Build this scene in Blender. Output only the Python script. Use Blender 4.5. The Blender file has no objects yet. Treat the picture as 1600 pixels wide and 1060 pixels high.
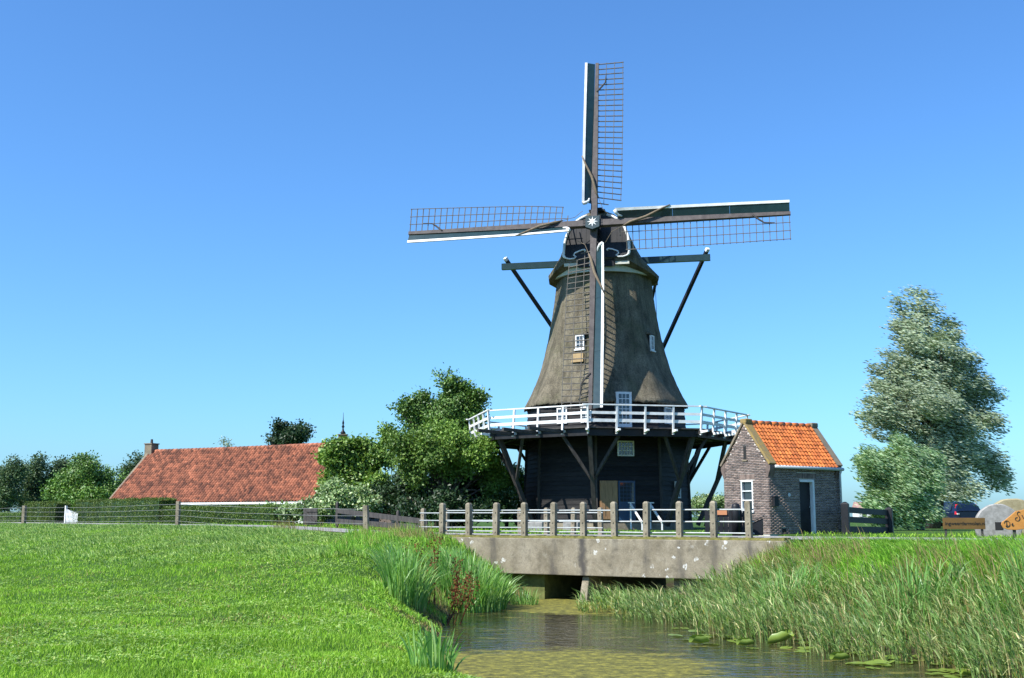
import bpy, math
import numpy as np
from math import sin, cos, pi, radians, sqrt
rng = np.random.default_rng(7)
sc = bpy.context.scene
col = sc.collection

# ------------------------------------------------------------------ camera, sky, sun, exposure
PITCH = math.atan(278 / 1800)
CAMZ = 0.63
cam_d = bpy.data.cameras.new('camera'); cam = bpy.data.objects.new('camera', cam_d); col.objects.link(cam)
cam.location = (0, 0, CAMZ); cam.rotation_euler = (pi / 2 + PITCH, 0, 0)
cam_d.sensor_fit = 'HORIZONTAL'; cam_d.sensor_width = 36; cam_d.lens = 1800 / 1600 * 36
cam_d.clip_end = 9000; cam_d.clip_start = 0.1
sc.camera = cam
SUN_AZ = radians(58)      # from -Y towards -X
SUN_EL = radians(47)
world = bpy.data.worlds.new('World'); sc.world = world; world.use_nodes = True
wn = world.node_tree.nodes; wl = world.node_tree.links
bg = wn['Background']
sky = wn.new('ShaderNodeTexSky'); sky.sky_type = 'NISHITA'; sky.sun_disc = False
sky.sun_elevation = SUN_EL; sky.sun_rotation = pi + SUN_AZ
sky.air_density = 1.0; sky.dust_density = 0.9; sky.ozone_density = 4.0; sky.altitude = 0
tint = wn.new('ShaderNodeMix'); tint.data_type = 'RGBA'; tint.blend_type = 'MULTIPLY'; tint.inputs[0].default_value = 1; tint.inputs[7].default_value = (.62, 1.01, 1.36, 1)
wl.new(sky.outputs[0], tint.inputs[6]); wl.new(tint.outputs[2], bg.inputs[0]); bg.inputs[1].default_value = 0.098
sun_d = bpy.data.lights.new('sun', 'SUN'); sun = bpy.data.objects.new('sun', sun_d); col.objects.link(sun)
sun_d.energy = 5.0; sun_d.angle = radians(0.5); sun_d.color = (1, 0.95, 0.87)
S = np.array([-sin(SUN_AZ) * cos(SUN_EL), -cos(SUN_AZ) * cos(SUN_EL), sin(SUN_EL)])
from mathutils import Vector, Matrix
sun.rotation_euler = Vector(S).to_track_quat('Z', 'Y').to_euler(); sun.location = (-30, -20, 40)
vs = sc.view_settings; vs.view_transform = 'Standard'; vs.look = 'None'; vs.gamma = 1; vs.exposure = 0.80
vs.use_curve_mapping = False
sc.cycles.max_bounces = 6; sc.cycles.transparent_max_bounces = 8

# ------------------------------------------------------------------ helpers
def at(px, py, Y):
    """a point of the place seen in direction px,py at Y metres north of the camera"""
    u = (px - 800) / 1800; v = (530 - py) / 1800
    d = np.array([u, cos(PITCH) - v * sin(PITCH), sin(PITCH) + v * cos(PITCH)])
    return d * Y / d[1] + np.array([0, 0, CAMZ])

WO = {}
def link(o, parent, loc=(0, 0, 0)):
    col.objects.link(o)
    loc = np.array(loc, float)
    if parent is not None:
        o.parent = parent; o.location = loc - WO[parent.name]
    else:
        o.location = loc
    WO[o.name] = loc
    return o
def tag(o, label=None, cat=None, group=None, kind=None):
    if label: o['label'] = label
    if cat: o['category'] = cat
    if group: o['group'] = group
    if kind: o['kind'] = kind
    return o
def empty(name, loc, label, cat, group=None):
    o = bpy.data.objects.new(name, None); o.empty_display_size = 0.3
    link(o, None, loc); return tag(o, label, cat, group)

class Fr:
    def __init__(s, o, x, y, z=(0, 0, 1)):
        s.o = np.array(o, float); s.m = np.array([np.array(x, float), np.array(y, float), np.array(z, float)])
    def __call__(s, a, b, c): return s.o + a * s.m[0] + b * s.m[1] + c * s.m[2]
WORLD = Fr((0, 0, 0), (1, 0, 0), (0, 1, 0))

class MB:
    def __init__(s): s.v = []; s.f = []
    def add(s, v, f):
        n = len(s.v); s.v += [tuple(map(float, p)) for p in v]; s.f += [tuple(i + n for i in q) for q in f]; return s
    def box(s, fr, x, y, z):
        p = [fr(a, b, c) for c in z for b in y for a in x]
        return s.hexa(p)
    def hexa(s, p):
        return s.add(p, [(0, 2, 3, 1), (4, 5, 7, 6), (0, 1, 5, 4), (2, 6, 7, 3), (0, 4, 6, 2), (1, 3, 7, 5)])
    def bar(s, a, b, w, h, up=(0, 0, 1), w2=None, h2=None):
        a = np.array(a, float); b = np.array(b, float); d = b - a; d /= np.linalg.norm(d)
        up = np.array(up, float); x = np.cross(d, up)
        if np.linalg.norm(x) < 1e-4: x = np.cross(d, (1, 0, 0))
        x /= np.linalg.norm(x); y = np.cross(x, d)
        w2 = w if w2 is None else w2; h2 = h if h2 is None else h2
        P = []
        for q, ww, hh in ((a, w, h), (b, w2, h2)):
            for j, i in ((-1, -1), (-1, 1), (1, -1), (1, 1)):
                P.append(q + x * i * ww / 2 + y * j * hh / 2)
        return s.hexa(P)
    def tube(s, pts, r, n=8, cap=True):
        pts = [np.array(p, float) for p in pts]; m = len(pts)
        r = [r] * m if np.isscalar(r) else r
        V = []; prev = None
        for i, p in enumerate(pts):
            d = pts[min(i + 1, m - 1)] - pts[max(i - 1, 0)]; d = d / (np.linalg.norm(d) + 1e-9)
            ref = prev if prev is not None else (np.array([0, 0, 1.]) if abs(d[2]) < .9 else np.array([1., 0, 0]))
            x = ref - d * ref.dot(d); x /= np.linalg.norm(x) + 1e-9; y = np.cross(d, x); prev = x
            for k in range(n):
                a = 2 * pi * k / n; V.append(p + r[i] * (x * cos(a) + y * sin(a)))
        F = []
        for i in range(m - 1):
            for k in range(n):
                k2 = (k + 1) % n; F.append((i * n + k, i * n + k2, (i + 1) * n + k2, (i + 1) * n + k))
        if cap: F.append(tuple(range(n))[::-1]); F.append(tuple((m - 1) * n + k for k in range(n)))
        return s.add(V, F)
    def prism(s, pts, ext):
        """polygon pts (3D) extruded by vector ext"""
        n = len(pts); pts = [np.array(p, float) for p in pts]; e = np.array(ext, float)
        F = [tuple(range(n))[::-1], tuple(range(n, 2 * n))]
        for k in range(n): F.append((k, (k + 1) % n, n + (k + 1) % n, n + k))
        return s.add(pts + [p + e for p in pts], F)
    def mesh(s, name, origin=(0, 0, 0), smooth=False):
        me = bpy.data.meshes.new(name)
        v = np.array(s.v) - np.array(origin)
        me.from_pydata(v.tolist(), [], s.f)
        if smooth: me.polygons.foreach_set('use_smooth', [True] * len(me.polygons))
        me.validate(); me.update(); return me
    def build(s, name, m, parent=None, origin=None, smooth=False, bevel=0, fixn=True):
        if origin is None: origin = WO[parent.name] if parent is not None else (0, 0, 0)
        me = s.mesh(name, origin, smooth)
        if fixn:
            import bmesh
            b = bmesh.new(); b.from_mesh(me); bmesh.ops.recalc_face_normals(b, faces=b.faces); b.to_mesh(me); b.free()
        me.materials.append(m)
        o = bpy.data.objects.new(name, me)
        if bevel:
            bm = o.modifiers.new('bevel', 'BEVEL'); bm.width = bevel; bm.segments = 2; bm.limit_method = 'ANGLE'
        return link(o, parent, origin)

def raw(name, V, F, m, parent=None, origin=(0, 0, 0), smooth=False):
    """big numpy mesh; F is (n,k) array or list of arrays"""
    me = bpy.data.meshes.new(name); V = np.asarray(V, np.float32) - np.asarray(origin, np.float32)
    Fs = F if isinstance(F, list) else [F]
    me.vertices.add(len(V)); me.vertices.foreach_set('co', V.ravel())
    idx = np.concatenate([f.ravel() for f in Fs]).astype(np.int32)
    tot = np.concatenate([np.full(len(f), f.shape[1]) for f in Fs]).astype(np.int32)
    st = np.concatenate([[0], np.cumsum(tot)[:-1]]).astype(np.int32)
    me.loops.add(len(idx)); me.loops.foreach_set('vertex_index', idx)
    me.polygons.add(len(tot)); me.polygons.foreach_set('loop_start', st); me.polygons.foreach_set('loop_total', tot)
    if smooth: me.polygons.foreach_set('use_smooth', np.ones(len(tot), bool))
    me.update(calc_edges=True); me.materials.append(m)
    o = bpy.data.objects.new(name, me)
    return link(o, parent, origin)

# ------------------------------------------------------------------ materials
def mat(name):
    m = bpy.data.materials.new(name); m.use_nodes = True
    return m, m.node_tree.nodes, m.node_tree.links, m.node_tree.nodes['Principled BSDF']
def ramp(n, l, src, stops, interp='LINEAR'):
    r = n.new('ShaderNodeValToRGB'); r.color_ramp.interpolation = interp
    e = r.color_ramp.elements
    while len(e) < len(stops): e.new(0.5)
    for k, (p, c) in enumerate(stops): e[k].position = p; e[k].color = (*c, 1) if len(c) == 3 else c
    l.new(src, r.inputs[0]); return r.outputs[0]
def noise(n, l, scale, detail=4, rough=.55, vec=None, stretch=None):
    t = n.new('ShaderNodeTexNoise'); t.inputs['Scale'].default_value = scale; t.inputs['Detail'].default_value = detail
    t.inputs['Roughness'].default_value = rough
    if vec is None:
        g = n.new('ShaderNodeNewGeometry'); vec = g.outputs['Position']
    if stretch:
        mp = n.new('ShaderNodeMapping'); mp.inputs['Scale'].default_value = stretch; l.new(vec, mp.inputs[0]); vec = mp.outputs[0]
    l.new(vec, t.inputs['Vector']); return t.outputs['Fac']
def mix(n, l, fac, a, b, mode='MIX'):
    x = n.new('ShaderNodeMix'); x.data_type = 'RGBA'; x.blend_type = mode
    for s_, v in ((x.inputs[0], fac), (x.inputs[6], a), (x.inputs[7], b)):
        if hasattr(v, 'links') or hasattr(v, 'is_output'): l.new(v, s_)
        elif np.isscalar(v): s_.default_value = v
        else: s_.default_value = (*v, 1)
    return x.outputs[2]
def bump(n, l, h, strength, dist, b):
    x = n.new('ShaderNodeBump'); x.inputs['Strength'].default_value = strength; x.inputs['Distance'].default_value = dist
    l.new(h, x.inputs['Height']); l.new(x.outputs[0], b.inputs['Normal'])
def surf(name, c1, c2, scale=3, rough=.7, bscale=30, bs=.3, bd=.01, stretch=None, island=0, metal=0, spec=.5, c3=None):
    """two-colour mottled surface with fine relief; island = per-piece brightness spread"""
    m, n, l, b = mat(name)
    f = noise(n, l, scale, 6, .6, stretch=stretch)
    st = [(.32, c1), (.68, c2)] if c3 is None else [(.3, c1), (.5, c2), (.72, c3)]
    c = ramp(n, l, f, st)
    if island:
        g = n.new('ShaderNodeNewGeometry'); oi = n.new('ShaderNodeObjectInfo')
        ad = n.new('ShaderNodeMath'); ad.operation = 'ADD'; l.new(g.outputs['Random Per Island'], ad.inputs[0]); l.new(oi.outputs['Random'], ad.inputs[1])
        fr = n.new('ShaderNodeMath'); fr.operation = 'FRACT'; l.new(ad.outputs[0], fr.inputs[0])
        lo = 1 - island; hi = 1 + island
        c = mix(n, l, 1.0, c, ramp(n, l, fr.outputs[0], [(0, (lo, lo, lo)), (1, (hi, hi * .98, hi * .95))]), 'MULTIPLY')
    l.new(c, b.inputs['Base Color']); b.inputs['Roughness'].default_value = rough; b.inputs['Metallic'].default_value = metal
    b.inputs['Specular IOR Level'].default_value = spec
    if bs: bump(n, l, noise(n, l, bscale, 5, .6, stretch=stretch), bs, bd, b)
    return m
def leafmat(name, cols, trans=.35, rough=.5, spec=.35, big=0.0, bigscale=.35):
    m, n, l, b = mat(name)
    g = n.new('ShaderNodeNewGeometry')
    k = len(cols)
    c = ramp(n, l, g.outputs['Random Per Island'], [(i / (k - 1), cc) for i, cc in enumerate(cols)])
    if big:
        f = noise(n, l, bigscale, 3, .6, vec=g.outputs['Position'])
        c = mix(n, l, 1.0, c, ramp(n, l, f, [(.35, (1 - big,) * 3), (.65, (1 + big, 1 + big * .9, 1 + big * .5))]), 'MULTIPLY')
    l.new(c, b.inputs['Base Color']); b.inputs['Roughness'].default_value = rough
    b.inputs['Specular IOR Level'].default_value = spec
    t = n.new('ShaderNodeBsdfTranslucent'); c2 = mix(n, l, 1.0, c, (1.25, 1.3, .55), 'MULTIPLY'); l.new(c2, t.inputs[0])
    ms = n.new('ShaderNodeMixShader'); ms.inputs[0].default_value = trans
    l.new(b.outputs[0], ms.inputs[1]); l.new(t.outputs[0], ms.inputs[2]); l.new(ms.outputs[0], n['Material Output'].inputs[0])
    return m

M = {}
M['white'] = surf('white_paint', (.55, .56, .55), (.76, .77, .76), 3, .5, 40, .1, .004)
M['black_board'] = surf('black_tarred_board', (.006, .006, .008), (.02, .019, .019), 2.2, .6, 25, .5, .01, stretch=(1, 1, 6), island=.45, spec=.22)
M['black_paint'] = surf('black_paint', (.007, .008, .010), (.018, .018, .021), 3, .5, 30, .2, .005, spec=.3)
M['dark_beam'] = surf('weathered_dark_beam', (.022, .019, .018), (.065, .057, .052), 3, .75, 30, .5, .01, stretch=(3, 3, .6))
M['stock'] = surf('weathered_stock', (.05, .04, .04), (.10, .085, .08), 4, .75, 30, .5, .01)
M['thatch'] = surf('thatch', (.075, .066, .048), (.145, .128, .094), 1.1, .95, 34, 1.0, .05, stretch=(1, 1, .55), spec=.1, c3=(.20, .178, .13))
tn = M['thatch'].node_tree; tb = tn.nodes['Principled BSDF']; src = tb.inputs['Base Color'].links[0].from_socket
sp1 = ramp(tn.nodes, tn.links, noise(tn.nodes, tn.links, 16, 5, .8), [(.3, (.45, .45, .45)), (.5, (1, 1, 1)), (.72, (1.75, 1.7, 1.55))])
c_ = mix(tn.nodes, tn.links, 1.0, src, sp1, 'MULTIPLY')
c_ = mix(tn.nodes, tn.links, ramp(tn.nodes, tn.links, noise(tn.nodes, tn.links, .7, 6, .7), [(.5, (0,) * 3), (.7, (.6,) * 3)]), c_, (.10, .105, .055))
c_ = mix(tn.nodes, tn.links, 1.0, c_, ramp(tn.nodes, tn.links, noise(tn.nodes, tn.links, 5, 5, .7, stretch=(1, 1, .12)), [(.3, (.62,) * 3), (.6, (1.12,) * 3)]), 'MULTIPLY')
tn.links.new(c_, tb.inputs['Base Color'])
M['green_board'] = surf('dark_green_paint', (.008, .028, .034), (.014, .04, .046), 3, .35, 30, .1, .004)
M['lattice'] = surf('grey_lattice_wood', (.06, .058, .05), (.13, .12, .105), 6, .8, 40, .2, .004)
M['canvas'] = surf('brown_sailcloth', (.12, .09, .06), (.2, .155, .10), 8, .9, 40, .4, .01)
M['cream'] = surf('cream_paint', (.42, .43, .36), (.55, .55, .48), 3, .55, 30, .1, .004)
M['concrete'] = None
M['brown_door'] = surf('brown_wood', (.24, .135, .06), (.40, .23, .11), 3, .6, 30, .3, .006, stretch=(6, 6, .6))
M['blue_door'] = surf('blue_paint', (.012, .045, .10), (.02, .06, .125), 3, .4, 30, .1, .003)
M['brick'] = surf('brown_brick', (.12, .088, .075), (.225, .168, .142), 5, .85, 60, .5, .006, island=.4)
M['mortar'] = surf('pale_mortar', (.42, .385, .34), (.52, .48, .43), 5, .95, 60, .3, .004)
M['tile'] = surf('orange_clay_tile', (.38, .095, .018), (.56, .165, .034), 2.2, .55, 40, .3, .005, island=.33)
M['old_tile'] = surf('weathered_red_tile', (.115, .04, .022), (.225, .078, .04), .8, .8, 30, .4, .008, island=.55, c3=(.32, .118, .062))
M['coping'] = surf('lichened_coping', (.13, .11, .085), (.21, .17, .11), 3, .9, 30, .5, .01)
M['lichen'] = surf('yellow_lichen', (.30, .20, .045), (.16, .13, .08), 9, .95, 40, .6, .01)
M['zinc'] = surf('zinc_gutter', (.38, .41, .42), (.50, .53, .54), 3, .45, 30, .1, .003)
M['dark'] = surf('dark_interior', (.01, .01, .01), (.014, .014, .014), 3, .9, 30, 0)
M['rail'] = surf('painted_steel_rail', (.23, .26, .26), (.34, .37, .37), 5, .45, 30, .1, .003)
M['millstone'] = surf('grey_millstone', (.19, .185, .17), (.33, .32, .30), 7, .95, 50, .7, .01)
M['millstone2'] = surf('tan_millstone', (.23, .19, .10), (.32, .28, .17), 7, .95, 50, .7, .01)
M['varnish'] = surf('varnished_orange_wood', (.40, .17, .035), (.52, .235, .05), 3, .4, 30, .2, .004, stretch=(1, 1, 8))
M['shaded_sign'] = surf('shade_darkened_sign_wood', (.11, .06, .012), (.15, .082, .016), 3, .6, 30, .2, .004)  # brown darkened so the colour carries the shade of the bush
M['bark'] = surf('bark', (.055, .042, .03), (.11, .09, .07), 5, .95, 25, .9, .03, stretch=(3, 3, .6))
M['asphalt'] = surf('pale_asphalt', (.20, .195, .18), (.29, .28, .26), 1.5, .95, 120, .4, .004)
M['plaster'] = surf('white_plaster', (.55, .55, .52), (.68, .68, .65), 1.2, .85, 20, .2, .004)
M['pink_brick'] = surf('far_pink_wall', (.33, .19, .17), (.42, .26, .23), 1, .9, 20, .2, .004)
M['car_paint'] = surf('dark_blue_car_paint', (.006, .012, .035), (.008, .015, .042), 2, .18, 30, 0)
M['tyre'] = surf('tyre_rubber', (.015, .015, .015), (.022, .022, .022), 4, .85, 40, .1, .003)
m, n, l, b = mat('red_lamp'); b.inputs['Base Color'].default_value = (.45, .01, .012, 1); b.inputs['Roughness'].default_value = .15; M['red'] = m
m, n, l, b = mat('window_glass'); b.inputs['Base Color'].default_value = (.02, .03, .04, 1); b.inputs['Roughness'].default_value = .04; b.inputs['Specular IOR Level'].default_value = .9; M['glass'] = m
m, n, l, b = mat('black_lettering'); b.inputs['Base Color'].default_value = (.012, .01, .008, 1); b.inputs['Roughness'].default_value = .6; M['ink'] = m
m, n, l, b = mat('rope'); b.inputs['Base Color'].default_value = (.16, .13, .09, 1); b.inputs['Roughness'].default_value = .9; M['rope'] = m
m, n, l, b = mat('wire'); b.inputs['Base Color'].default_value = (.33, .33, .32, 1); b.inputs['Roughness'].default_value = .5; b.inputs['Metallic'].default_value = .5; M['wire'] = m

def concrete(name, streak=False, cap=False):
    m, n, l, b = mat(name)
    c = ramp(n, l, noise(n, l, 1.6, 8, .65), [(.3, (.14, .118, .078)), (.5, (.23, .198, .14)), (.7, (.31, .272, .20))])
    c = mix(n, l, 1.0, c, ramp(n, l, noise(n, l, 30, 5, .7), [(.3, (.72,) * 3), (.7, (1.15,) * 3)]), 'MULTIPLY')
    c = mix(n, l, ramp(n, l, noise(n, l, 4.5, 8, .75), [(.5, (0,) * 3), (.72, (.75,) * 3)]), c, (.075, .066, .048))
    c = mix(n, l, ramp(n, l, noise(n, l, 2.3, 6, .7), [(.56, (0,) * 3), (.7, (.6,) * 3)]), c, (.33, .30, .23))
    tc = n.new('ShaderNodeTexCoord')
    if streak:      # rain-stain runs below each railing post, in the beam's own length coordinate (object x)
        sp = n.new('ShaderNodeSeparateXYZ'); l.new(tc.outputs['Object'], sp.inputs[0])
        def mth(op, a, bb=None):
            x = n.new('ShaderNodeMath'); x.operation = op
            for i, q in enumerate((a, bb)):
                if q is None: continue
                if np.isscalar(q): x.inputs[i].default_value = q
                else: l.new(q, x.inputs[i])
            return x.outputs[0]
        wob = mth('MULTIPLY', mth('SUBTRACT', noise(n, l, 2.6, 5, .7), .5), .42)
        t = mth('ADD', sp.outputs['X'], wob)
        ph = mth('ABSOLUTE', mth('SUBTRACT', mth('FRACT', mth('ADD', mth('DIVIDE', t, 1.02), .42)), .5))
        st = ramp(n, l, ph, [(.0, (1,) * 3), (.06, (.85,) * 3), (.19, (0, 0, 0))])
        nz = ramp(n, l, noise(n, l, 1.1, 4, .6, stretch=(1.5, 1.5, .3)), [(.40, (.08,) * 3), (.62, (1,) * 3)])
        c = mix(n, l, mix(n, l, 1.0, st, nz, 'MULTIPLY'), c, (.055, .05, .045))
        vr = n.new('ShaderNodeTexVoronoi'); vr.inputs['Scale'].default_value = 3.4; vr.inputs['Randomness'].default_value = 1
        g = n.new('ShaderNodeNewGeometry'); nt = n.new('ShaderNodeTexNoise'); nt.inputs['Scale'].default_value = 7; nt.inputs['Detail'].default_value = 4; l.new(g.outputs['Position'], nt.inputs['Vector'])
        vm = n.new('ShaderNodeVectorMath'); vm.operation = 'MULTIPLY_ADD'; vm.inputs[1].default_value = (.28, .28, .28); l.new(nt.outputs['Color'], vm.inputs[0]); l.new(g.outputs['Position'], vm.inputs[2]); l.new(vm.outputs[0], vr.inputs['Vector'])
        spot = ramp(n, l, vr.outputs['Distance'], [(.08, (.45,) * 3), (.20, (1,) * 3), (.25, (0,) * 3)])
        gate = ramp(n, l, noise(n, l, .9, 2, .5), [(.49, (0,) * 3), (.54, (1,) * 3)])
        brk = ramp(n, l, noise(n, l, 16, 3, .6), [(.36, (0,) * 3), (.46, (1,) * 3)])
        c = mix(n, l, mix(n, l, 1.0, mix(n, l, 1.0, spot, gate, 'MULTIPLY'), brk, 'MULTIPLY'), c, (.55, .55, .52))
    if cap:         # orange lichen growing on the heads of some posts
        sp = n.new('ShaderNodeSeparateXYZ'); l.new(tc.outputs['Generated'], sp.inputs[0])
        oi = n.new('ShaderNodeObjectInfo')
        sel = ramp(n, l, oi.outputs['Random'], [(.55, (0,) * 3), (.6, (1,) * 3)])
        a = n.new('ShaderNodeMath'); a.operation = 'ADD'; l.new(sp.outputs['Z'], a.inputs[0])
        nn = n.new('ShaderNodeMath'); nn.operation = 'MULTIPLY'; nn.inputs[1].default_value = .3; l.new(noise(n, l, 14, 4), nn.inputs[0]); l.new(nn.outputs[0], a.inputs[1])
        f = ramp(n, l, a.outputs[0], [(1.03, (0,) * 3), (1.14, (1,) * 3)])
        c = mix(n, l, mix(n, l, 1.0, f, sel, 'MULTIPLY'), c, (.42, .22, .02))
    l.new(c, b.inputs['Base Color']); b.inputs['Roughness'].default_value = .92
    bump(n, l, noise(n, l, 35, 6, .7), .5, .01, b); return m
M['concrete'] = concrete('old_concrete'); M['beam_concrete'] = concrete('stained_concrete', streak=True); M['post_concrete'] = concrete('post_concrete', cap=True)
M['algae_wall'] = surf('algae_wall', (.07, .085, .02), (.16, .17, .05), 4, .9, 30, .4, .01)
M['moss'] = surf('mossy_kerb', (.10, .10, .025), (.24, .22, .06), 6, .95, 40, .9, .03)

# ground
m, n, l, b = mat('ground_soil_and_grass')
c = ramp(n, l, noise(n, l, .5, 8, .65), [(.3, (.028, .068, .012)), (.5, (.045, .10, .016)), (.7, (.075, .135, .026))])
c = mix(n, l, 1.0, c, ramp(n, l, noise(n, l, 14, 5, .7), [(.3, (.55,) * 3), (.7, (1.3,) * 3)]), 'MULTIPLY')
g = n.new('ShaderNodeNewGeometry'); sp = n.new('ShaderNodeSeparateXYZ'); l.new(g.outputs['Position'], sp.inputs[0])
mr = n.new('ShaderNodeMapRange'); mr.inputs[1].default_value = -1.75; mr.inputs[2].default_value = -1.3; l.new(sp.outputs['Z'], mr.inputs[0])
c = mix(n, l, mr.outputs[0], (.035, .028, .016), c)
l.new(c, b.inputs['Base Color']); b.inputs['Roughness'].default_value = .95; b.inputs['Specular IOR Level'].default_value = .15
bump(n, l, noise(n, l, 9, 6, .7), .8, .06, b); M['ground'] = m

# water with floating algae
m, n, l, b = mat('ditch_water_with_algae')
b.inputs['Base Color'].default_value = (.03, .028, .014, 1); b.inputs['Roughness'].default_value = .06; b.inputs['IOR'].default_value = 1.33
rp = noise(n, l, 2.2, 3, .55, stretch=(1, 2.2, 1)); bp = n.new('ShaderNodeBump'); bp.inputs['Strength'].default_value = .6; bp.inputs['Distance'].default_value = .05
l.new(rp, bp.inputs['Height']); l.new(bp.outputs[0], b.inputs['Normal'])
al = n.new('ShaderNodeBsdfPrincipled'); al.inputs['Roughness'].default_value = .8; al.inputs['Specular IOR Level'].default_value = .25
ac = ramp(n, l, noise(n, l, 5, 6, .75), [(.33, (.035, .038, .012)), (.5, (.13, .125, .028)), (.68, (.32, .29, .045))]); l.new(ac, al.inputs['Base Color'])
b2 = n.new('ShaderNodeBump'); b2.inputs['Strength'].default_value = .7; b2.inputs['Distance'].default_value = .03; l.new(noise(n, l, 18, 5, .7), b2.inputs['Height']); l.new(b2.outputs[0], al.inputs['Normal'])
g = n.new('ShaderNodeNewGeometry')
def spotmask(cx, cy, r0, r1):
    d = n.new('ShaderNodeVectorMath'); d.operation = 'DISTANCE'; l.new(g.outputs['Position'], d.inputs[0]); d.inputs[1].default_value = (cx, cy, -1.8)
    mr = n.new('ShaderNodeMapRange'); mr.inputs[1].default_value = r0; mr.inputs[2].default_value = r1; mr.inputs[3].default_value = 1; mr.inputs[4].default_value = 0
    l.new(d.outputs['Value'], mr.inputs[0]); return mr.outputs[0]
def mth(op, a, bb):
    x = n.new('ShaderNodeMath'); x.operation = op
    for i, q in enumerate((a, bb)):
        if np.isscalar(q): x.inputs[i].default_value = q
        else: l.new(q, x.inputs[i])
    return x.outputs[0]
shape = mth('MAXIMUM', spotmask(2.2, 33.0, 1.8, 3.6), mth('MULTIPLY', spotmask(.6, 19.5, 1.2, 3.2), .8))
f = mth('ADD', mth('MULTIPLY', shape, .42), mth('MULTIPLY', noise(n, l, 1.3, 8, .74, stretch=(.7, 1.8, 1)), .85))
am = ramp(n, l, f, [(.47, (0,) * 3), (.58, (1,) * 3)])
ms = n.new('ShaderNodeMixShader'); l.new(am, ms.inputs[0]); l.new(b.outputs[0], ms.inputs[1]); l.new(al.outputs[0], ms.inputs[2]); l.new(ms.outputs[0], n['Material Output'].inputs[0])
M['water'] = m

M['lawn'] = leafmat('lawn_blades', [(0.129, 0.275, 0.022), (0.192, 0.384, 0.030), (0.257, 0.461, 0.042), (0.358, 0.549, 0.073)], .3, .55, .25, big=.22, bigscale=.6)
M['bluegrass'] = leafmat('unmown_grass', [(0.127, 0.256, 0.043), (0.194, 0.340, 0.073), (0.274, 0.426, 0.104), (0.388, 0.473, 0.134)], .3, .5, .4, big=.2, bigscale=.8)
M['drygrass'] = leafmat('dry_grass', [(0.260, 0.195, 0.078), (0.364, 0.286, 0.130), (0.195, 0.195, 0.065), (0.442, 0.351, 0.182)], .3, .7, .2)
M['bankgrass'] = leafmat('bank_grass', [(0.122, 0.290, 0.026), (0.182, 0.407, 0.039), (0.263, 0.504, 0.062), (0.384, 0.542, 0.106)], .35, .5, .35, big=.2, bigscale=.9)
M['reed'] = leafmat('reed_leaves', [(0.079, 0.151, 0.041), (0.145, 0.270, 0.067), (0.217, 0.349, 0.100), (0.329, 0.435, 0.161), (0.553, 0.487, 0.255)], .3, .45, .45, big=.22, bigscale=.6)
M['iris'] = leafmat('sword_leaves', [(0.079, 0.211, 0.039), (0.141, 0.317, 0.062), (0.229, 0.414, 0.114), (0.299, 0.440, 0.158)], .3, .4, .5)
M['dock'] = leafmat('rust_seed_heads', [(0.077, 0.025, 0.014), (0.140, 0.042, 0.021), (0.210, 0.084, 0.035)], .1, .8, .1)
M['lily'] = leafmat('lily_pad', [(0.117, 0.195, 0.026), (0.169, 0.247, 0.039), (0.221, 0.273, 0.058)], .15, .3, .5)
M['leaf_mid'] = leafmat('green_leaves', [(0.049, 0.120, 0.024), (0.086, 0.185, 0.037), (0.133, 0.247, 0.049), (0.175, 0.289, 0.069)], .16, .45, .4, big=.25)
M['leaf_yellow'] = leafmat('olive_leaves', [(0.059, 0.131, 0.021), (0.103, 0.197, 0.031), (0.146, 0.252, 0.045), (0.190, 0.280, 0.069)], .16, .5, .3, big=.25)
M['leaf_pale'] = leafmat('pale_leaves', [(0.088, 0.176, 0.053), (0.158, 0.264, 0.088), (0.282, 0.378, 0.176), (0.422, 0.493, 0.299)], .16, .45, .4, big=.2)
M['leaf_light'] = leafmat('fresh_leaves', [(0.070, 0.158, 0.024), (0.114, 0.220, 0.035), (0.176, 0.290, 0.053), (0.246, 0.352, 0.088)], .16, .45, .4, big=.2)
M['leaf_dark'] = leafmat('dark_leaves', [(0.014, 0.038, 0.014), (0.026, 0.060, 0.022), (0.041, 0.079, 0.026)], .16, .45, .35, big=.2)  # low shrub and hedge cores use this dark to stand in for shade
M['leaf_far'] = leafmat('far_leaves', [(0.056, 0.105, 0.053), (0.090, 0.150, 0.068), (0.128, 0.198, 0.090)], .16, .55, .3, big=.25)
M['leaf_willow'] = leafmat('silver_willow_leaves', [(0.140, 0.202, 0.110), (0.232, 0.305, 0.183), (0.329, 0.403, 0.275), (0.464, 0.533, 0.403)], .16, .4, .5, big=.22, bigscale=.5)
M['leaf_bush'] = leafmat('willow_bush_leaves', [(0.093, 0.188, 0.062), (0.175, 0.310, 0.118), (0.321, 0.461, 0.241), (0.507, 0.621, 0.395)], .16, .4, .5, big=.2)
M['hedge'] = leafmat('box_hedge_leaves', [(0.056, 0.103, 0.022), (0.091, 0.150, 0.026), (0.137, 0.194, 0.037)], .2, .5, .3, big=.2)

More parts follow.
